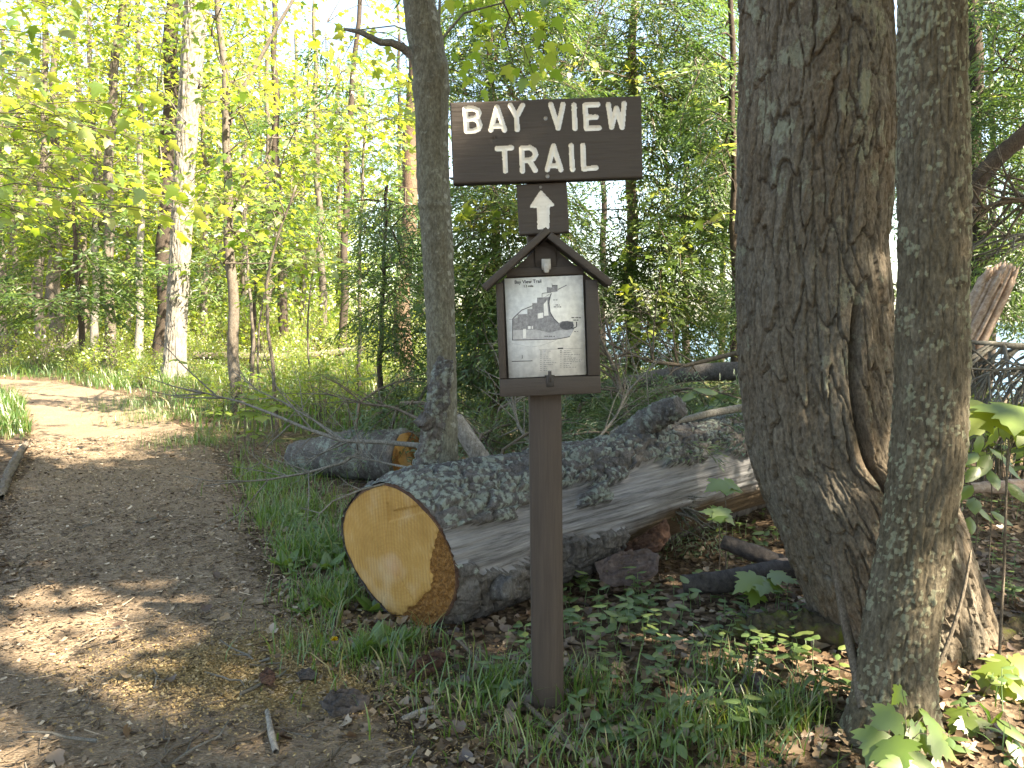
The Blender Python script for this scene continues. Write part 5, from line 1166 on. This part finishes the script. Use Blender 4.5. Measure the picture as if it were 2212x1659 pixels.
rg = R_(710); bl = [(760, 870, 6.2), (840, 860, 6.5), (1180, 880, 5.2), (1330, 880, 5.2), (1010, 960, 4.2), (1060, 930, 4.3), (1080, 990, 3.9), (1000, 900, 4.7), (1120, 900, 4.6), (1240, 960, 4.1), (1300, 920, 4.3), (1260, 900, 4.6), (1360, 900, 4.5), (1420, 870, 4.8), (1500, 860, 5.0), (1560, 870, 4.9), (1200, 860, 5.2), (1050, 860, 5.4), (930, 830, 6.8), (1340, 850, 5.4), (1450, 840, 5.8), (1550, 830, 6.0), (830, 850, 6.0), (1150, 830, 6.2), (1000, 820, 6.6), (1280, 820, 6.4), (1400, 800, 7.2), (1520, 800, 7.4), (1100, 800, 7.6), (920, 800, 7.6), (1240, 790, 8.2), (1460, 790, 8.4), (1580, 800, 6.8), (2120, 900, 5.0), (2180, 880, 5.4), (2230, 930, 4.8), (2140, 840, 5.2), (2210, 850, 5.0), (2100, 870, 5.4), (2160, 960, 4.6)]
for i, (x, y, Y) in enumerate(bl):
    o = bp[i] if i < 4 else copy_tree(bp[i % 4]); s = rg.uniform(.75, 1.15) * (1 + max(0, Y - 5) * .08)
    g = onto(P(x, y, Y)); o.location = g; rz_ = rg.uniform(0, 6.28)
    if g[0] > -.75 and g[1] < 5.6: rz_ = rg.uniform(-.7, .9)
    o.rotation_euler = (rg.normal(0, .25), rg.normal(0, .15), rz_); o.scale = (s, s, s)
    nearest(o, 'fallen green hemlock bough in the brush behind the %s', [('grey maple', -.5, 5), ('sign post', .4, 5), ('upright limb of the big log', .9, 4.6), ('old maple', 2.2, 5.2), ('short sawn log', -1.2, 6)])

# ------------------------------------------------------------------ seedlings with leaves one can pick apart
LEAFM = {}
def leaf_obj(tmpl, key, parent, pos, d, n, size, rnd, mt, name='leaf'):
    kk = (key, round(rnd, 1), mt.name)
    if kk not in LEAFM:
        q = MB(); q.add(tmpl[0], tmpl[1], rnd); o = q.build(name, mt, parent); LEAFM[kk] = o.data
    else: o = link(name, LEAFM[kk], parent)
    Rm = frames(np.asarray(d, float), np.asarray(n, float)); o.matrix_local = Matrix.Translation(Vector(pos)) @ Matrix(Rm.tolist()).to_4x4() @ Matrix.Scale(size, 4); return o
def seedling(label, base, leaves, rnd=.5, tmpl=HI, key='hi', name='maple_seedling', mt=None, face=.6, seed=0, stem_r=.003, group=None):
    rg = R_(seed + 900); base = np.array(onto(base)); root = thing(name, label, 'seedling', tuple(base), group=group); P_ = np.array([P(x, y, Y) for x, y, Y, s in leaves]) - base
    top = P_.mean(0) * np.array([.8, .8, .9]); b = MB(); b.tube([[0, 0, -.02], top * .5 + np.array([.004, 0, 0]), top], [stem_r, stem_r * .85, stem_r * .6], 5)
    for p, (x, y, Y, s) in zip(P_, leaves):
        o_ = unit(p - top + np.array([0, -.01, 0])); d = o_ * np.array([1, 1, .3]) + np.array([0, -.35, -.45]) + rg.normal(0, .2, 3); d = unit(d)
        size = s / FPX * Y; st = p - d * size * .45; b.tube([top * rg.uniform(.75, 1), (top + st) / 2 + np.array([0, 0, .01]), st], [.0014, .0012, .001], 3, cap=False)
        leaf_obj(tmpl, key, root, st, d, np.array([rg.normal(0, .25), -face, 1.0]) + .3 * o_, size, float(np.clip(rnd + rg.normal(0, .15), 0, 1)), mt or M['seedling'])
    b.build('stem', M['twig'], root); return root
seedling('maple seedling with broad green leaves at the lichen spotted maple foot', (P(1950, 1640, 1.8)[0], 1.8), [(1935, 1505, 1.84, 52), (1905, 1558, 1.80, 85), (1968, 1570, 1.82, 80), (1885, 1612, 1.76, 88), (1935, 1630, 1.70, 105), (2000, 1600, 1.78, 90), (2042, 1612, 1.76, 92), (1985, 1652, 1.70, 80), (2020, 1560, 1.84, 70), (1950, 1672, 1.66, 90)], .35, seed=1)
seedling('sunlit yellow maple seedling beside the mossy root', (P(2190, 1600, 2.1)[0], 2.12), [(2150, 1440, 2.16, 82), (2190, 1470, 2.12, 92), (2130, 1480, 2.14, 70), (2200, 1510, 2.1, 75), (2225, 1440, 2.14, 80)], .9, seed=2)
seedling('small maple seedling between the big seedling and the sunlit one', (P(2085, 1640, 1.95)[0], 1.95), [(2070, 1558, 1.95, 72), (2100, 1580, 1.93, 66), (2120, 1560, 1.95, 50)], .7, seed=3)
seedling('bright maple seedling over the dark fallen branch', (P(1660, 1330, 2.72)[0], 2.74), [(1610, 1258, 2.72, 74), (1652, 1262, 2.70, 80), (1695, 1245, 2.74, 70), (1630, 1290, 2.70, 50)], .75, seed=4)
seedling('single umbrella shaped seedling in front of the big log', (P(1570, 1130, 3.25)[0], 3.25), [(1545, 1048, 3.25, 58), (1570, 1056, 3.25, 62), (1585, 1046, 3.28, 48)], .4, seed=5)
seedling('low umbrella shaped seedling below the other one', (P(1555, 1180, 3.15)[0], 3.15), [(1540, 1104, 3.15, 56), (1568, 1112, 3.13, 56), (1552, 1118, 3.1, 46)], .4, seed=6)
seedling('tall maple seedling with big leaves right of the maples', (P(2170, 1200, 2.3)[0], 2.3), [(2110, 900, 2.25, 150), (2195, 895, 2.2, 150), (2260, 930, 2.2, 130), (2150, 930, 2.3, 90)], .7, seed=7, stem_r=.005)
seedling('green leafy seedling right of the maples above the small log', (P(2140, 1130, 3.2)[0], 3.2), [(2095, 985, 3.2, 62), (2130, 1000, 3.18, 62), (2165, 980, 3.2, 60), (2105, 1020, 3.15, 55), (2150, 1030, 3.15, 60), (2190, 1010, 3.2, 62), (2200, 1060, 3.1, 58), (2120, 960, 3.25, 50)], .45, OVAL, 'oval', 'leafy_seedling', seed=8)
seedling('light green seedling at the mossy root', (P(2100, 1140, 2.9)[0], 2.9), [(2085, 1060, 2.9, 56), (2105, 1085, 2.88, 60), (2130, 1105, 2.9, 56), (2165, 1115, 2.9, 54), (2100, 1130, 2.86, 50)], .7, OVAL, 'oval', 'leafy_seedling', seed=9)
seedling('broad leaved seedling behind the upright log limb', (P(1560, 900, 4.6)[0], 4.6), [(1490, 850, 4.6, 50), (1530, 840, 4.6, 56), (1565, 850, 4.6, 54), (1590, 862, 4.6, 50), (1545, 870, 4.55, 50), (1510, 880, 4.55, 46)], .4, OVAL, 'oval', 'leafy_seedling', seed=10)
seedling('dark leaved seedling at the right of the sunlit litter', (P(2210, 1680, 1.85)[0], 1.85), [(2185, 1570, 1.86, 78), (2205, 1620, 1.82, 90), (2150, 1545, 1.9, 50), (2195, 1650, 1.8, 85)], .2, OVAL, 'oval', 'leafy_seedling', seed=11)
seedling('wilting green maple sprig dropped on the path', (P(378, 1552, 2.15)[0], 2.15), [(345, 1548, 2.17, 48), (372, 1540, 2.18, 50), (398, 1552, 2.15, 52), (362, 1562, 2.13, 40)], .7, seed=12, face=.1, stem_r=.002)
seedling('tiny yellow green sprig dropped on the path', (P(182, 1185, 3.9)[0], 3.95), [(172, 1182, 3.97, 26), (190, 1180, 3.98, 28)], .85, seed=13, face=.1, stem_r=.002)
rg = R_(720)                                   # many more of the same along the wood edge
sp = []
for k_ in range(5):
    q = thing('maple_seedling', 'knee high maple seedling in the leaf litter between path and brush', 'seedling', (0, 0, 0), group='maple seedlings along the path edge'); b = MB(); h = .22 + .06 * k_; b.tube([[0, 0, -.02], [.01, 0, h * .5], [0, .01, h]], [.003, .0025, .002], 4)
    for j in range(5):
        a = j * 2.4 + k_; st = np.array([math.cos(a) * .05, math.sin(a) * .05, h + rg.uniform(-.03, .02)]); b.tube([[0, .01, h], st], [.0012, .001], 3, cap=False)
        leaf_obj(HI, 'hi', q, st, (math.cos(a), math.sin(a), -.25), (math.cos(a) * .3, math.sin(a) * .3, 1), rg.uniform(.07, .11), [.4, .6, .8][j % 3], M['seedling'])
    b.build('stem', M['twig'], q); sp.append(q)
n_s = 0
while n_s < 70:
    x, y = rg.uniform(380, 900), rg.uniform(835, 1010); p = G(x, y)
    if path_dist(p[:1], p[1:2])[0] < .15 or np.linalg.norm(p[:2] - e0[:2]) < .35 or (620 < x < 920 and y > 925): continue
    o = sp[n_s] if n_s < 5 else copy_tree(sp[n_s % 5]); s = rg.uniform(.7, 1.3); o.location = onto(p); o.rotation_euler = (0, 0, rg.uniform(0, 6.28)); o.scale = (s, s, s); n_s += 1

for k_ in range(22):
    p = G(rg.uniform(2050, 2330), rg.uniform(960, 1150)); o = copy_tree(sp[k_ % 5]); s = rg.uniform(.9, 1.5); o.location = onto(p); o.rotation_euler = (0, 0, rg.uniform(0, 6.28)); o.scale = (s, s, s); o['label'] = 'maple seedling in the shady growth right of the maples'; o['group'] = 'maple seedlings right of the maples'
bpr = []
for k_ in range(3):
    q = thing('broad_leaf_plant', 'low rosette of broad green leaves in the grass by the log', 'plant', (0, 0, 0), group='broad leaf plants in the grass'); b = MB(); b.tube([[0, 0, -.01], [0, 0, .02]], [.004, .003], 5); b.build('crown_base', M['herb'], q)
    for j in range(6): a = j * 1.1 + k_; leaf_obj(OVAL, 'oval', q, (0, 0, .01), (math.cos(a), math.sin(a), rg.uniform(.3, 1.4)), (-math.cos(a) * .5, -math.sin(a) * .5, 1), rg.uniform(.07, .11), [.3, .5, .7][j % 3], M['grass'])
    bpr.append(q)
for k_ in range(22):
    x_, y_ = [(640, 1120), (690, 1230), (720, 1320), (600, 1040), (790, 1420), (660, 1180)][k_ % 6]; p = G(x_ + rg.normal(0, 40), y_ + rg.normal(0, 25)); o = bpr[k_] if k_ < 3 else copy_tree(bpr[k_ % 3]); s = rg.uniform(.7, 1.2); o.location = onto(p); o.rotation_euler = (0, 0, rg.uniform(0, 6.28)); o.scale = (s, s, s)

# ------------------------------------------------------------------ small herbs
hp = []
for k_ in range(6):
    q = thing('mayflower_plant', 'small glossy leaved herb in the litter near the post', 'herb', (0, 0, 0), group='small herbs of the forest floor'); h = .04 + .012 * k_; b = MB(); b.tube([[0, 0, -.01], [.004, 0, h * .6], [0, 0, h]], [.0018, .0015, .001], 4)
    for j in range(2 + k_ % 3):
        a = j * 2.5 + k_ * 1.3; leaf_obj(OVAL, 'oval', q, (0, 0, h * (.6 + .2 * j)), (math.cos(a), math.sin(a), .25), (-math.cos(a) * .3, -math.sin(a) * .3, 1), rg.uniform(.038, .058), [.3, .6, .9][(j + k_) % 3], M['herb'])
    b.build('stem', M['herb'], q); hp.append(q)
rg = R_(730); zones = [(1220, 1420, 1275, 1420, 68), (1400, 1740, 1290, 1480, 72), (1230, 1700, 1420, 1640, 46), (2060, 2212, 1080, 1320, 40), (1560, 1680, 1110, 1240, 26), (960, 1150, 1380, 1520, 14), (620, 740, 1050, 1330, 16), (2040, 2200, 1500, 1650, 8), (1560, 1850, 1480, 1560, 10)]
k_ = 0
for (x0, x1, y0, y1, n) in zones:
    for _ in range(n):
        p = G(rg.uniform(x0, x1), rg.uniform(y0, y1)); o = hp[k_] if k_ < 6 else copy_tree(hp[k_ % 6]); s = rg.uniform(.7, 1.25); o.location = onto(p); o.rotation_euler = (rg.normal(0, .15), rg.normal(0, .15), rg.uniform(0, 6.28)); o.scale = (s, s, s); nearest(o, 'small glossy leaved herb growing %s', [('right beside the sign post', .25, 2.4), ('in the litter between post and old maple', .75, 2.4), ('at the foot of the lichen spotted maple', 1.1, 1.95), ('under the big log', .9, 3.1), ('right of the maples', 1.7, 2.9), ('before the sawn face', -.2, 2.35), ('in the grass left of the log', -.9, 3.2)]); k_ += 1
def dandelion(label, x, y, Y):
    top = P(x, y, Y); g = np.array(onto(top)); q = thing('dandelion', label, 'flower', tuple(g)); h = top - g; b = MB(); b.tube([[.01, .01, -.01], h * .5 + np.array([.006, 0, 0]), h], [.0018, .0016, .0015], 5); b.build('stem', M['herb'], q); c = MB(); n = 70; rg = R_(int(x))
    el = rg.uniform(0, 1.25, n); az = rg.uniform(0, 6.28, n); d = np.stack([np.cos(az) * np.sin(el), np.sin(az) * np.sin(el) - .45, np.cos(el)], 1)
    place(c, (np.array([[-.09, 0, 0], [.09, 0, 0], [.1, 1, 0], [-.1, 1, 0]]), np.array([[0, 1, 2, 3]])), np.tile(h, (n, 1)), d, rg.normal(0, 1, (n, 3)), .0145, rg.uniform(0, 1, n)); c.build('flower_head', M['dandelion'], q); b = MB()
    for j in range(6):
        a = j * 1.05; leaf_obj(OVAL, 'oval', q, (0, 0, .005), (math.cos(a), math.sin(a), .35), (0, 0, 1), .1, .5, M['herb'])
dandelion('yellow dandelion flower in the grass by the sawn face', 722, 1383, 2.5); dandelion('yellow dandelion flower right of the sign post foot', 1347, 1589, 2.02)

# ------------------------------------------------------------------ grass, litter, chips, twigs
def blades(mb, pos, h, wd, rg, bend=.5, rnd=None):
    n = len(pos); az = rg.uniform(0, 6.28, n); d = np.stack([np.cos(az), np.sin(az), np.zeros(n)], 1); sd_ = np.stack([-np.sin(az + rg.normal(0, .6, n)), np.cos(az), np.zeros(n)], 1)
    V = []; B = bend * rg.uniform(.2, 1.4, n)
    for t, wf in ((0, 1), (.4, .95), (.75, .65)):
        c = pos + d * (h * B * t * t)[:, None] + np.array([0, 0, 1.]) * (h * (t - .35 * B * t * t))[:, None]
        V += [c - sd_ * (wd * wf / 2)[:, None], c + sd_ * (wd * wf / 2)[:, None]]
    V.append(pos + d * (h * B)[:, None] + np.array([0, 0, 1.]) * (h * (1 - .4 * B))[:, None])
    V = np.stack(V, 1); base = (np.arange(n) * 7)[:, None, None]
    mb.add(V.reshape(-1, 3), (np.array([[0, 1, 3], [0, 3, 2], [2, 3, 5], [2, 5, 4], [4, 5, 6]])[None] + base).reshape(-1, 3), np.repeat(rg.uniform(0, 1, n) if rnd is None else rnd, 7))
rg = R_(740); gb = MB()
def patch(n, fn, h, wd=.0045, bend=.5):
    p = np.array([fn() for _ in range(n)]); z = gz(p[:, 0], p[:, 1]); pos = np.c_[p, z - .005]; cl = fbm(pos[:, 0] * 5, pos[:, 1] * 5, o=2, seed=33); blades(gb, pos, h * rg.uniform(.25, 1.15, n) * (1 + .5 * cl), wd * rg.uniform(.5, 1.5, n), rg, bend * 1.25, np.clip(rg.beta(1.6, 2.2, n) + .35 * fbm(pos[:, 0] * 9, pos[:, 1] * 9, o=2, seed=34) + (rg.random(n) < .07), 0, 1))
def edge_right():
    while True:
        i = rg.integers(0, len(PC)); c = PC[i]
        if 2.3 < c[1] < 5.3 or (c[1] < 7.6 and rg.random() < .12): break
    off = PW[i] + .02 + abs(rg.normal(0, .28)); p = c - nrm[i] * off
    return p
def guard(f, ok):
    def g():
        while True:
            p = f()
            if ok(p): return p
    return g
clear_log = lambda p: not (p[0] > -.62 and abs((p[0] - LA[0]) * Lp[0] + (p[1] - LA[1]) * Lp[1]) < .2)
patch(2700, guard(edge_right, clear_log), .14)
tuft = lambda x, y, s: (lambda: G(x, y)[:2] + rg.normal(0, s, 2))
for x, y, s, n, h in [(640, 1120, .16, 800, .18), (690, 1200, .10, 500, .20), (600, 1050, .16, 420, .15), (700, 1300, .09, 420, .16), (760, 1400, .12, 420, .12), (830, 1400, .10, 300, .12), (1090, 1490, .06, 320, .13), (1060, 1540, .08, 260, .12), (1290, 1520, .06, 300, .15), (1330, 1600, .09, 320, .10), (1540, 1600, .07, 380, .14), (1650, 1580, .07, 420, .13), (1600, 1640, .08, 300, .12), (1720, 1560, .05, 240, .12), (1560, 1480, .06, 200, .11), (1180, 1630, .09, 300, .09), (1400, 1640, .08, 260, .1), (960, 1470, .12, 260, .1), (1220, 1460, .05, 120, .12), (850, 1500, .12, 200, .08), (300, 880, .3, 700, .2), (345, 905, .25, 600, .2), (420, 960, .2, 500, .16)]: patch(int(n * (.55 if x > 800 else .9)), guard(tuft(x, y, s), clear_log), h, .0038)
for x, y, s, n, h in [(30, 890, .35, 1500, .28), (10, 930, .3, 900, .22), (60, 860, .5, 900, .25), (150, 800, 1.2, 1600, .3), (300, 830, .8, 1500, .3)]: patch(n, guard(tuft(x, y, s), lambda p: path_dist(p[:1], p[1:2])[0] > -.02), h, .008)
def wood():
    Y = rg.uniform(7.5, 22); return np.array([rg.uniform(-.66, .25) * Y, Y])
patch(9000, guard(wood, lambda p: path_dist(p[:1], p[1:2])[0] > .05 and shore(*p) < 11.5), .3, .012)
patch(200, lambda: np.array([rg.uniform(-.3, 2.2), rg.uniform(1.6, 2.6)]), .09)
gb.build('grass', M['grass'], kind='stuff')

rg = R_(750); lb = MB(); pos = []
while len(pos) < 9500:
    Y = rg.uniform(1.45, 4.5) if rg.random() < .6 else rg.uniform(4.5, 12); x = rg.uniform(-.75, .72) * Y; dd = path_dist(np.array([x]), np.array([Y]))[0]
    if dd < -.18 and rg.random() > .05: continue
    if dd < 0 and rg.random() > .4: continue
    if shore(x, Y) > 11.5: continue
    pos.append((x, Y))
pos = np.array(pos); z = gz(pos[:, 0], pos[:, 1]) + rg.uniform(.0, .018, len(pos)); n = len(pos)
az = rg.uniform(0, 6.28, n); d = np.stack([np.cos(az), np.sin(az), rg.normal(0, .25, n)], 1)
place(lb, DEAD, np.c_[pos, z], d, np.array([0, 0, 1.]) + rg.normal(0, .35, (n, 3)), rg.uniform(.02, .052, n), np.clip(rg.normal(.38, .24, n), 0, 1)); lb.build('leaf_litter', M['litter'], kind='stuff')
ld = []
for k_ in range(6):
    q = MB(); T = DEAD[0].copy(); T[:, 2] *= R_(k_).uniform(.3, 2.0); T[:, 0] *= R_(k_ + 9).uniform(.7, 1.1); q.add(T, DEAD[1], [.05, .25, .4, .55, .7, .9][k_])
    o = q.build('dead_leaf', M['litter'], label='curled dead brown leaf lying on the forest floor', category='dead leaf', group='dead leaves on the ground'); ld.append(o)
for k_ in range(190):
    while True:
        Y = rg.uniform(1.55, 3.6); x = rg.uniform(-.62, .64) * Y; dd = path_dist(np.array([x]), np.array([Y]))[0]
        if dd > -.1 or rg.random() < .12: break
    o = ld[k_] if k_ < 6 else ld[k_ % 6].copy()
    if k_ >= 6: COL.objects.link(o)
    s = rg.uniform(.032, .065); p = onto((x, Y), .010); o.location = p; o.rotation_euler = (rg.normal(0, .3), rg.normal(0, .3), rg.uniform(0, 6.28)); o.scale = (s, s, s); nearest(o, 'curled dead brown leaf lying %s', [('on the path edge', -1.0, 2.0), ('in the grass left of the log', -1.1, 3.2), ('before the sawn face', -.3, 2.2), ('near the sign post foot', .2, 2.0), ('between post and old maple', .7, 2.5), ('by the maple feet', 1.2, 2.0), ('right of the maples', 1.8, 2.8)])
# wood chips of the path and sawdust
CH = (np.array([[-.3, -.5, 0], [.3, -.45, .05], [.22, .5, .0], [-.25, .5, .06]]), np.array([[0, 1, 2, 3]]))
rg = R_(760); n = 30000; i = rg.integers(0, len(PC), n * 3); ok = (PC[i, 1] > 1.0) & (PC[i, 1] < 7.5); i = i[ok][:n]; n = len(i); off = rg.uniform(-1, 1, n) * PW[i] * 1.05; xy = PC[i] + nrm[i] * off[:, None] + rg.normal(0, .03, (n, 2))
def zpath(xy, off, w_): return gz(xy[:, 0], xy[:, 1]) + .014 - .02 * (1 - sstep(.3, .9, np.abs(off / w_)))
z = zpath(xy, off, PW[i]) + rg.uniform(0, .006, n); az = rg.uniform(0, 6.28, n); cb = MB()
place(cb, CH, np.c_[xy, z], np.stack([np.cos(az), np.sin(az), rg.normal(0, .2, n)], 1), np.array([0, 0, 1.]) + rg.normal(0, .3, (n, 3)), np.abs(rg.normal(0, .009, n)) + .005, np.clip(rg.normal(.42, .30, n), 0, 1)); cb.build('wood_chips', M['chip'], kind='stuff')
sb = MB()
for (c, rx, ry), m_ in zip(sawc, (12000, 6000, 4000)):
    xy = c[:2] + rg.normal(0, .62, (m_, 2)) * np.array([rx, ry]) * 1.25; dd = path_dist(xy[:, 0], xy[:, 1]); z = gz(xy[:, 0], xy[:, 1]) + np.where(dd < -.2, .0, .012) + rg.uniform(.0, .008, m_) ; az = rg.uniform(0, 6.28, m_)
    place(sb, CH, np.c_[xy, z], np.stack([np.cos(az), np.sin(az), rg.normal(0, .3, m_)], 1), np.array([0, 0, 1.]) + rg.normal(0, .4, (m_, 3)), np.abs(rg.normal(0, .0035, m_)) + .0025, rg.uniform(0, 1, m_))
xy = np.stack([G(940, 1600)[0] + rg.normal(0, .16, 1500), G(940, 1600)[1] + rg.normal(0, .08, 1500)], 1); z = gz(xy[:, 0], xy[:, 1]) + rg.uniform(.004, .012, 1500); az = rg.uniform(0, 6.28, 1500)
place(sb, CH, np.c_[xy, z], np.stack([np.cos(az), np.sin(az), rg.normal(0, .3, 1500)], 1), np.array([0, 0, 1.]) + rg.normal(0, .4, (1500, 3)), np.abs(rg.normal(0, .0035, 1500)) + .0025, rg.uniform(0, 1, 1500))
sb.build('sawdust', M['sawdust'], kind='stuff')
nb = MB(); n = 2600; i = rg.integers(0, len(PC), n * 4); i = i[(PC[i, 1] > 1.2) & (PC[i, 1] < 5)][:n]; n = len(i); off = rg.uniform(-1.35, 1.35, n) * PW[i]; xy = PC[i] + nrm[i] * off[:, None]; z = zpath(xy, off, PW[i]) + rg.uniform(.002, .008, n); az = rg.uniform(0, 6.28, n)
place(nb, (np.array([[-.03, -.5, 0], [.03, -.5, 0], [0, -.5, .05], [-.02, .5, 0], [.02, .5, .01], [0, .5, .04]]), np.array([[0, 1, 4, 3], [1, 2, 5, 4], [2, 0, 3, 5]])), np.c_[xy, z], np.stack([np.cos(az), np.sin(az), rg.normal(0, .08, n)], 1), np.array([0, 0, 1.]) + rg.normal(0, .2, (n, 3)), rg.uniform(.02, .075, n), np.clip(rg.normal(.4, .3, n), 0, 1)); nb.build('needle_litter', M['chip'], kind='stuff')
def twig_mesh(seed):
    r = R_(seed); L = 1.0; p = np.zeros((6, 3)); p[:, 0] = np.linspace(-.5, .5, 6); p[1:, 1:] = r.normal(0, .03, (5, 2)); q = MB(); q.tube(p, np.linspace(.022, .010, 6), 6)
    if seed % 2: q.tube([p[2], p[2] + np.array([.18, .12, .03])], [.012, .006], 4)
    return q
tw = []
for k_ in range(6):
    o = twig_mesh(k_).build('twig', M['twig'] if k_ % 3 else M['twig_grey'], smooth=True, label='short dry twig lying on the path and litter', category='twig', group='twigs on the ground'); tw.append(o)
rg = R_(770)
for k_ in range(95):
    Y = rg.uniform(1.6, 4.6) if k_ > 25 else rg.uniform(1.6, 2.3); x = rg.uniform(-.66, .62) * Y if k_ > 25 else rg.uniform(-.62, -.1) * Y
    o = tw[k_] if k_ < 6 else tw[k_ % 6].copy()
    if k_ >= 6: COL.objects.link(o)
    s = rg.uniform(.08, .26); o.location = onto((x, Y), .010); o.rotation_euler = (0, rg.normal(0, .05), rg.uniform(0, 6.28)); o.scale = (s, s, s); nearest(o, 'short dry twig lying %s', [('on the near path', -.9, 1.9), ('on the path beside the grass', -1.8, 3.6), ('before the sawn face', -.3, 2.2), ('near the sign post foot', .2, 2.0), ('between post and old maple', .8, 2.6), ('right of the maples', 1.8, 3.0)])
def stick(label, pts, r, mt='twig'): rod('stick', label, 'stick', pts, r, M[mt], 8, 24, int(pts[0][0] * 1000) % 97, .0012, .003)
stick('pale broken stick standing out of the path litter edge', [onto(G(596, 1632), .012), onto(G(585, 1590), .02), onto(G(577, 1545), .014)], [.008, .009, .006], 'bark_pale')
stick('long thin stick leaning out from below the log', [onto(G(1262, 1640), .015), onto(G(1160, 1560), .02), onto(G(1060, 1470), .03), onto(G(985, 1420), .06)], [.007, .007, .006, .005])
stick('forked grey stick lying among the herbs right of the post', [onto(G(1600, 1500), .02), onto(G(1645, 1440), .03), onto(G(1640, 1390), .03), onto(G(1598, 1345), .04)], [.006, .007, .006, .005], 'twig_grey')
stick('short tan stick lying by the bark chunk', [onto(G(868, 1568), .015), onto(G(905, 1555), .02), onto(G(945, 1545), .02)], [.008, .008, .007], 'bark_pale')
